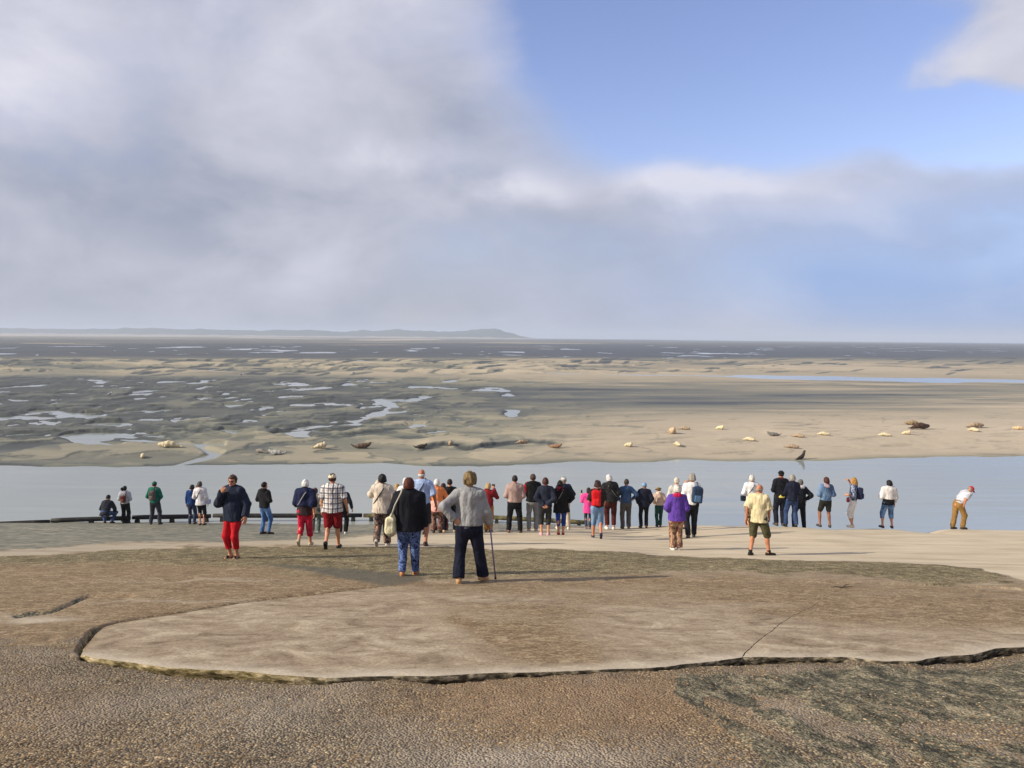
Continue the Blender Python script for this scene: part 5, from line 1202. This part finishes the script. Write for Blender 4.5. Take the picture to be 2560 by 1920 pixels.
backpack(P[35], 'dark blue backpack hung on one shoulder of the white t-shirt', '26364e', '4a6688', xoff=.10, h=.22, wd=.12, zc=1.17, straps=(1,), tiltx=.08)
P[36] = person(1724, 1322, 1195, 'person in dusty pink trousers hidden beyond the white t-shirt', arms=('photo', 'front'), legs='wide', tops=[tp('9aa0a8', t=.02, hem=.9)], bot=tp('b08884', t=.018), hair=('short', '7a6a60'), d=26.0)
P[37] = person(1876, 1316, 1188, 'white haired person in white top and black capris aiming a camera', arms=('low', 'photo'), head=(-15, 0), legs='close', tops=[tp('d6d6da', t=.024, hem=.86)], bot=tp('17181f', len=.78, t=.014), hair=('full', 'd0cdc8'), shoes=('9a7a6a', 'shoe'))
handheld(P[37], 'R', 'camera', 'black camera at the face of the white haired person in white', 'camera', 'camera')
crossbag(P[37], 1, 'dark blue shoulder bag at the left hip of the person in white', '1c2030', '2a2d38')
P[38] = person(1893, 1388, 1210, 'bald person in cream short sleeved shirt, khaki shorts and black boots', yaw=-28, w=1.04, head=(-24, 4), legs='turn', arms=('walkb', 'walkf'), tops=[tp('cfc29c', t=.032, hem=.80, slv=.5, name='shirt', sw=1.45, fl=1.06)], bot=tp('4a4830', len=.52, t=.030, name='shorts', fl=1.1), hair=('bald', '9a8a7a'), shoes=('17140f', 'boot'), sk='b4795a', vx=.014)
P[39] = person(1949, 1313, 1177, 'tall person in black sweater with yellow hem and black cap', arms=('front', 'front'), tops=[tp('d8c860', t=.0, hem=.87, fl=1.14, slv=0, name='tee'), tp('14151c', t=.026, hem=.905, name='sweater')], bot=tp('191b26', t=.02), hair=('short', '2a211c'), hat=('cap', '101114'), shoes=('4a4038', 'shoe'), collar=cloth('6a1f26'))
P[40] = person(1977, 1316, 1187, 'grey haired person in navy blazer and blue jeans next to the black sweater', w=1.08, arms=('front', 'front'), legs='wide', tops=[tp('1b2032', t=.028, hem=.84)], bot=tp('26365a', 'denim', '384c74', t=.024), hair=('full', '9a968f'), shoes=('16171b', 'shoe'))
P[41] = person(1998, 1316, 1190, 'person with elbow out and white collar behind the navy blazer', arms=('front', 'akimbo'), legs='wide', tops=[tp('16181f', t=.028, hem=.88)], hood=cloth('c8c8cc'), bot=tp('15171f', t=.018), hair=('short', '6a655f'), shoes=('d8d4cc', 'shoe'), d=P[40]['pos'][1] + 0.8)
P[42] = person(2062, 1317, 1193, 'person with auburn bob in faded denim jacket and dark shorts', head=(18, 0), arms=('front', 'front'), legs='wide', tops=[tp('3c5474', 'denim', '6a84a4', t=.026, hem=.90)], scarf=cloth('a8949a'), bot=tp('24251e', len=.46, t=.020, name='shorts'), hair=('bob', '4a2118'), shoes=('3a3c40', 'shoe'), sk='8a5a42')
P[43] = person(2131, 1318, 1194, 'blond person shading the eyes, patterned top and white capris', yaw=62, w=.92, arms=('front', 'shade'), head=(0, 4), legs='close', tops=[tp('8a93a8', 'duo', '39415c', t=.018, hem=.94, slv=.6, name='top')], bot=tp('dedcdc', len=.72, t=.012), hair=('long', 'a8803e'), shoes=('d8cfc0', 'shoe'), sk='c08a6a', vx=.016)
backpack(P[43], 'dark blue backpack on the blond person shading the eyes', '1c2440', '232c4c', h=.20, wd=.10, zc=1.17)
g = Field(); g.box(P[43]['T']((.02, .16, .92)), (.07, .03, .05), .025); v, fc = fmesh(g, .015); V2, F2 = tube([P[43]['T'](q) for q in ((-.06, .15, .97), (-.09, .13, 1.15), (-.06, .11, 1.36), (.0, .09, 1.40), (.06, .11, 1.36), (.10, .14, 1.15), (.08, .16, .97))], .008, 5)
prop(P[43], 'handbag', 'burgundy handbag in front of the white capris', 'bag', [(None, v, fc, cloth('5a1522', rough=.5)), ('strap', V2, F2, plain('strap', '3a1a1e'))])
P[44] = person(2218, 1319, 1201, 'black haired person in white and black top and rolled jeans', side=1, head=(14, 0), w=1.12, arms=('front', 'down'), legs='wide', tops=[tp('111113', t=.026, hem=.83, slv=0, fl=1.05, name='undershirt'), tp('cfccca', t=.048, hem=1.04, slv=.85)], bot=tp('33507e', 'denim', '7a9cc4', len=.70, t=.022), hair=('full', '171210'), shoes=('2a262c', 'shoe'))
P[45] = person(2393, 1322, 1216, 'person in red cap and white polo shirt bending forward at the right', H=1.72, yaw=-84, lean=40, head=(0, 10), arms=('bent', 'pocket'), legs='stepL', tops=[tp('b9bac2', t=.024, hem=.90, slv=.5, name='polo_shirt', sw=1.3)], bot=tp('8a6a3a', t=.030), hair=('short', '8f857c'), hat=('cap', 'c01620'), shoes=('4a3c2c', 'shoe'), sk='bb7c5c', vx=.016)

# things carried
pi = P[15]; f_, T = pi['top'], pi['T']
c = T((-.30, -.11, .90)); g = Field(); g.box(c, (.05, .085, .10), .035); g.ell(c + (0.01, 0, -.07), (.085, .125, .13), None, .05); g.ell(c + (.03, 0, .12), (.045, .07, .10), None, .04); g.fold = (.006, 3, 30); v, fc = fmesh(g, .014)
V2, F2 = tube([c + (.02, -.06, .16), T((-.215, -.15, 1.26)), f_.out(T((-.115, 0, 1.38)), (0, -.8, .6)) + (0, -.01, .012), f_.out(T((-.12, 0, 1.38)), (0, 0, 1)) + (0, 0, .012), T((-.20, .15, 1.24)), c + (.02, .07, .16)], .017, 6)
prop(pi, 'shoulder_bag', 'large cream shoulder bag hanging by the black sweater', 'bag', [(None, v, fc, cloth('cfc8a8', rough=.6)), ('strap', V2, F2, plain('strap', 'a8a598'))])
pi = P[20]; h = pi['J']['hdR'].copy(); foot = h + np.array([.09, .10, 0]); q = rz(pi['yaw']) @ (foot * pi['S']); foot[2] = (float(G(pi['pos'][0] + q[0], pi['pos'][1] + q[1])) - pi['pos'][2]) / pi['S'] + .012
V1, F1 = tube([h + (0, 0, -.0), h * .5 + foot * .5, foot + (0, 0, .03)], .012, 8); V2, F2 = tube([h + (0, -.055, .012), h + (0, -.02, .018), h + (0, .03, .016), h + (0, .065, .004)], [.012, .014, .014, .011], 8); V3, F3 = tube([foot + (0, 0, .035), foot + (0, 0, .012), foot], [.016, .018, .018], 8)
prop(pi, 'walking_stick', 'lilac walking stick under the right hand of the grey sweater', 'walking stick', [(None, V1, F1, plain('stick_lilac', '8a78a0', .4)), ('handle', V2, F2, plain('stick_handle', '2a2528', .5)), ('ferrule', V3, F3, plain('rubber', '3a3540', .8))])

# ------------------------------------------------------------------ the floating pipe along the water's edge
pipe = empty('pipeline', tuple(pz(800., 1292., .2))); tag(pipe, 'black pipe in sections lying along the edge of the channel', 'pipe')
p0 = np.array(pipe.location)
def onz(X, Y): return pz(float(X), float(Y), .26)
secs = [((-230, 1322), (124, 1304.5)), ((128, 1302), (326, 1294.5)), ((331, 1294), (527, 1289.5)), ((533, 1289), (905, 1288)), ((909, 1288), (1225, 1292)), ((1228, 1292.5), (1462, 1307))]
M_PIPE = new_mat('black_pipe'); m, t, b = M_PIPE; o = t.obj(); z = t.sep(t.n('ShaderNodeNewGeometry').outputs['Normal'])[2]
n = t.noise(o, 2.5, 5, .65); t.put(b.inputs['Base Color'], t.mix(t.ss(n, .5, .75), (.014, .013, .013, 1), (.05, .046, .03, 1))); t.put(b.inputs['Roughness'], .7); M_PIPE = m
m, t, b = new_mat('weedy_pipe'); o = t.obj(); n = t.noise(o, 3.5, 5, .65); t.put(b.inputs['Base Color'], t.mix(t.ss(n, .38, .62), (.035, .028, .016, 1), (.15, .13, .05, 1))); t.put(b.inputs['Roughness'], .8); M_WEED = m
for k, (a, c) in enumerate(secs):
    A, B = onz(*a), onz(*c); n = 9
    pts = [A + (B - A) * q + np.array([0, 0, .012 * math.sin(3 * q + k)]) for q in np.linspace(0, 1, n)]
    rad = [.09] + [.102] * (n - 2) + [.09]
    V, F = tube(np.array(pts) - p0, rad, 12); link('pipe_section', poly_mesh('pipe_section', V, F, M_WEED if k >= 4 else M_PIPE), pipe)
    for q in np.linspace(.06, .94, max(3, int(np.linalg.norm(B - A) / 1.6))):
        s = A + (B - A) * q - p0; zb = float(G(*(s + p0)[:2])) - p0[2] - .1; hb = max(.1, s[2] - .10 - zb)
        V = [s + np.array([x * .09, y * .10, 0]) for x, y in ((-1, -1), (1, -1), (1, 1), (-1, 1))]; V = [v * 1.0 for v in V]
        W = [(v[0], v[1], zb) for v in V] + [(p0[0] * 0 + s[0] + (v[0] - s[0]) * .8, s[1] + (v[1] - s[1]) * .8, s[2] - .085) for v in V]
        link('support_block', poly_mesh('support_block', W, [(0, 1, 5, 4), (1, 2, 6, 5), (2, 3, 7, 6), (3, 0, 4, 7), (4, 5, 6, 7), (3, 2, 1, 0)], M_PIPE, False), pipe)

# ------------------------------------------------------------------ seals hauled out on the far bank
def seal_mesh(pose):
    f = Field()
    if pose == 'side':      # stretched out, x along the body, head at +x
        P_ = [(-.78, .10, .06), (-.55, .15, .10), (-.25, .22, .16), (.10, .24, .185), (.40, .20, .165), (.60, .20, .12), (.74, .21, .105)]
    elif pose == 'banana':  # head and tail lifted
        P_ = [(-.80, .20, .05), (-.60, .16, .09), (-.30, .19, .16), (.05, .21, .19), (.38, .23, .17), (.58, .29, .125), (.70, .36, .11)]
    elif pose == 'up':      # raised on the chest
        P_ = [(-.75, .08, .06), (-.52, .12, .10), (-.22, .18, .16), (.06, .26, .175), (.26, .44, .14), (.34, .62, .115), (.42, .72, .105)]
    else:                   # 'curl' head turned towards the tail
        P_ = [(-.62, .08, .06), (-.45, .13, .10), (-.2, .21, .16), (.10, .24, .19), (.34, .24, .16), (.44, .32, .12), (.36, .40, .11)]
    for (x0, z0, r0), (x1, z1, r1) in zip(P_[:-1], P_[1:]): f.cap((x0, 0, z0), (x1, 0, z1), r0, r1, .05)
    hx_, hz_, hr = P_[-1]; dx, dz = hx_ - P_[-2][0], hz_ - P_[-2][1]; L = math.hypot(dx, dz); dx, dz = dx / L, dz / L
    if pose == 'up': dx, dz = .95, .2
    f.ell((hx_ + dx * .09, 0, hz_ + dz * .09 - .015), (.085, .062, .055), ry(-math.atan2(dz, dx)), .04)
    tx, tz, _ = P_[0]; up = .10 if pose == 'banana' else .0
    for s in (-1, 1):
        f.ell((tx - .13, s * .06, tz + up), (.14, .05, .022), rz(-s * .35) @ ry(.5 if pose == 'banana' else 0), .03)
        f.ell((.24, s * .20, .10 if pose != 'up' else .12), (.14, .045, .025), rz(-s * .7) @ rx(s * .4), .03)
    f.fold = (.006, 4, 9); f.build(.042)
    V, F = f.mesh(); V[:, 1:] *= 1.3; V[:, 2] = np.maximum(V[:, 2], 0.0); return V, F, (hx_ + dx * .15, (hz_ + dz * .15) * 1.3)
SEALM = {k: seal_mesh(k) for k in ('side', 'banana', 'up', 'curl')}
def seal_mat(c):
    key = ('seal', c)
    if key in _mc: return _mc[key]
    m, t, b = new_mat('seal_fur'); o = t.obj(); v = t.noise(o, 9, 4, .6); bc = lin(c); z = t.sep(o)[2]
    t.put(b.inputs['Base Color'], t.mix(t.ss(v, .52, .68), bc, tuple(x * .45 for x in bc[:3]) + (1,))); t.put(b.inputs['Roughness'], .6); _mc[key] = m; return m
_sd = {}
def seal(X, Y, px, pose, yaw, c, label):
    p = hit_flat(X, Y); key = (pose, c)
    if key not in _sd:
        V, F, hd = SEALM[pose]; me = mesh_np('seal_body', V, F, seal_mat(c)); _sd[key] = (me, hd)
    me, hd = _sd[key]
    ext = abs(math.cos(R_(yaw))) * 1.75 + abs(math.sin(R_(yaw))) * .5
    s = px / FPX * p[1] / ext; s = min(max(s, .6), 1.3)
    root = empty('seal', (p[0], p[1], p[2] - .02), R_(yaw)); root.scale = (s, s, s); tag(root, label, 'seal', 'seals on the sandbank')
    link('body', me, root)
    if 'nose' not in _sd:
        f = Field(); f.ell((0, 0, 0), (.022, .03, .018)); f.build(.012); v, fc = f.mesh(); _sd['nose'] = mesh_np('nose', v, fc, plain('seal_nose', '14110f', .3))
        f = Field(); f.ell((0, 0, 0), (.016, .016, .016)); f.build(.009); v, fc = f.mesh(); _sd['eye'] = mesh_np('eye', v, fc, plain('seal_eye', '0c0a09', .2))
    link('nose', _sd['nose'], root, (hd[0] + .02, 0, hd[1]))
    for sgn in (-1, 1): link('eye', _sd['eye'], root, (hd[0] - .07, sgn * .07, hd[1] + .045))
    return root
CR, GR, BR, DK, TN = 'c2b596', '77736c', '5c4a3c', '2c261f', '9c8871'
SEALS = [(358, 1144, 24, 'side', -70, CR, 'small pale seal facing the channel nearest the water at the far left'), (425, 1119, 60, 'side', 180, CR, 'long cream seal stretched out beside the left tidal pool'),
         (653, 1132, 38, 'side', 150, GR, 'grey seal lying left of the white-backed one near the water'), (692, 1137, 44, 'banana', 180, 'a9a7a2', 'white and grey seal with head and tail curled up near the water'),
         (802, 1125, 50, 'curl', 10, CR, 'plump cream seal curled up above the checked shirt'), (905, 1121, 50, 'banana', 8, BR, 'dark brown seal with lifted head left of the sand scarp'),
         (1052, 1124, 32, 'banana', 25, '4a4136', 'dark seal with lifted head at the left end of the sand scarp'), (1126, 1118, 18, 'curl', -80, TN, 'small brown seal lying on top of the sand scarp'),
         (1305, 1109, 26, 'side', 15, TN, 'tan seal at the right end of the sand scarp'), (1388, 1120, 28, 'banana', -15, '8a6a50', 'warm brown seal with lifted head right of the scarp'),
         (1571, 1116, 28, 'curl', -40, CR, 'pale seal on a small ledge above the denim jacket'), (1693, 1114, 18, 'side', -78, CR, 'small pale seal facing the water above the purple jacket'),
         (1680, 1084, 22, 'curl', -82, 'b9a184', 'round beige seal highest but two on the middle bank'), (1710, 1074, 24, 'side', -30, TN, 'tan seal just behind the round beige seal'),
         (1800, 1073, 24, 'curl', -35, 'd8cba4', 'brightest cream seal at the top of the rill'), (1872, 1100, 16, 'side', -50, CR, 'small cream seal beside the rill'),
         (1934, 1090, 36, 'banana', 172, GR, 'grey seal lying with head and tail raised right of the rill'), (1995, 1093, 18, 'side', -45, TN, 'small tan seal right of the raised grey seal'),
         (2058, 1088, 22, 'side', -30, CR, 'pale seal alone in the middle of the right bank'), (2211, 1088, 20, 'side', -35, CR, 'pale seal left of a like one below the big brown seal'),
         (2266, 1086, 22, 'curl', -20, 'cdbc98', 'pale seal directly below the big brown seal'), (1979, 1120, 28, 'side', -35, '94806c', 'light brown seal lying above the dark seal at the water'),
         (2004, 1148, 20, 'up', 25, DK, 'nearly black seal sitting up at the water edge'), (2299, 1073, 58, 'side', 12, '4a3524', 'big dark brown seal lying on the upper right bank'),
         (2282, 1062, 40, 'side', 175, '94805f', 'light brown seal lying close behind the big brown seal'), (2438, 1069, 46, 'side', 5, TN, 'brown seal lying behind a small pale one at the far right'),
         (2433, 1078, 18, 'side', -75, CR, 'small pale seal in front of the brown one at the far right'), (2548, 1074, 30, 'side', 160, 'd0b48c', 'pale seal at the right edge of the picture')]
for s in SEALS: seal(*s)

# gulls on the far sand
f = Field(); f.ell((0, 0, .20), (.20, .085, .085), None, .03); f.ell((.20, 0, .30), (.055, .05, .05), None, .05); f.ell((-.24, 0, .20), (.12, .035, .02), None, .03); f.build(.02); v, fc = f.mesh(); ME_G = mesh_np('gull_body', v, fc, plain('gull_white', 'dcdcda'))
f = Field(); f.ell((-.06, .07, .225), (.20, .022, .06), None, .0); f.build(.016); v, fc = f.mesh(); ME_W = mesh_np('wing', v, fc, plain('gull_wing', '9aa0a8'))
f = Field(); f.cap((.24, 0, .295), (.31, 0, .285), .018, .007, 0); f.build(.008); v, fc = f.mesh(); ME_B = mesh_np('bill', v, fc, plain('gull_bill', 'c0922e'))
V, F = tube([(0, .03, .0), (0, .03, .13)], .012, 5); ME_L = poly_mesh('leg', V, F, plain('gull_leg', 'a8805a'))
for X, Y, yw, lb in ((604, 940, 30, 'white gull standing on the ridged sand above the left pools'), (883, 933, 200, 'white gull standing on the ridged sand right of the other gull'), (275, 990, 80, 'white gull standing alone among the left mud hummocks')):
    p = hit_flat(X, Y); r = empty('gull', (p[0], p[1], max(p[2], 0)), R_(yw)); r.scale = (1.5, 1.5, 1.5); tag(r, lb, 'gull', 'gulls on the flats')
    link('body', ME_G, r); link('bill', ME_B, r); link('wing', ME_W, r); o2 = link('wing', ME_W, r); o2.location = (0, -.14, 0); link('leg', ME_L, r); o2 = link('leg', ME_L, r); o2.location = (0, -.06, 0)

# a twig and a pale stone on the concrete
p = hit(2103, 1471); V, F = tube([(-.26, 0, .03), (-.12, .02, .035), (.02, -.01, .03), (.2, .03, .035), (.28, .0, .05)], [.008, .012, .014, .011, .005], 6); V2, F2 = tube([(.05, 0, .03), (.16, .10, .06), (.26, .13, .07)], [.009, .008, .004], 6)
r = link('twig', poly_mesh('twig', V, F, plain('driftwood', '3a3024', .9)), None, tuple(p)); r.scale = (.62, .62, .62); tag(r, 'dark forked twig lying on the brown stained concrete', 'twig'); link('side_branch', poly_mesh('side_branch', V2, F2, plain('driftwood', '3a3024', .9)), r)
f = Field(); f.ell((0, 0, .03), (.045, .035, .04), rz(.4), .02); f.ell((.02, .01, .05), (.03, .02, .025), rz(1.), .02); f.fold = (.006, 2, 60); f.build(.008); v, fc = f.mesh()
p = pplane(2118., 1652.); r = link('stone', mesh_np('stone', v, fc, plain('pale_stone', 'cfc39a', .9)), None, (p[0], p[1] - .03, p[2] - .10)); tag(r, 'pale yellowish stone at the broken edge of the slab', 'stone')
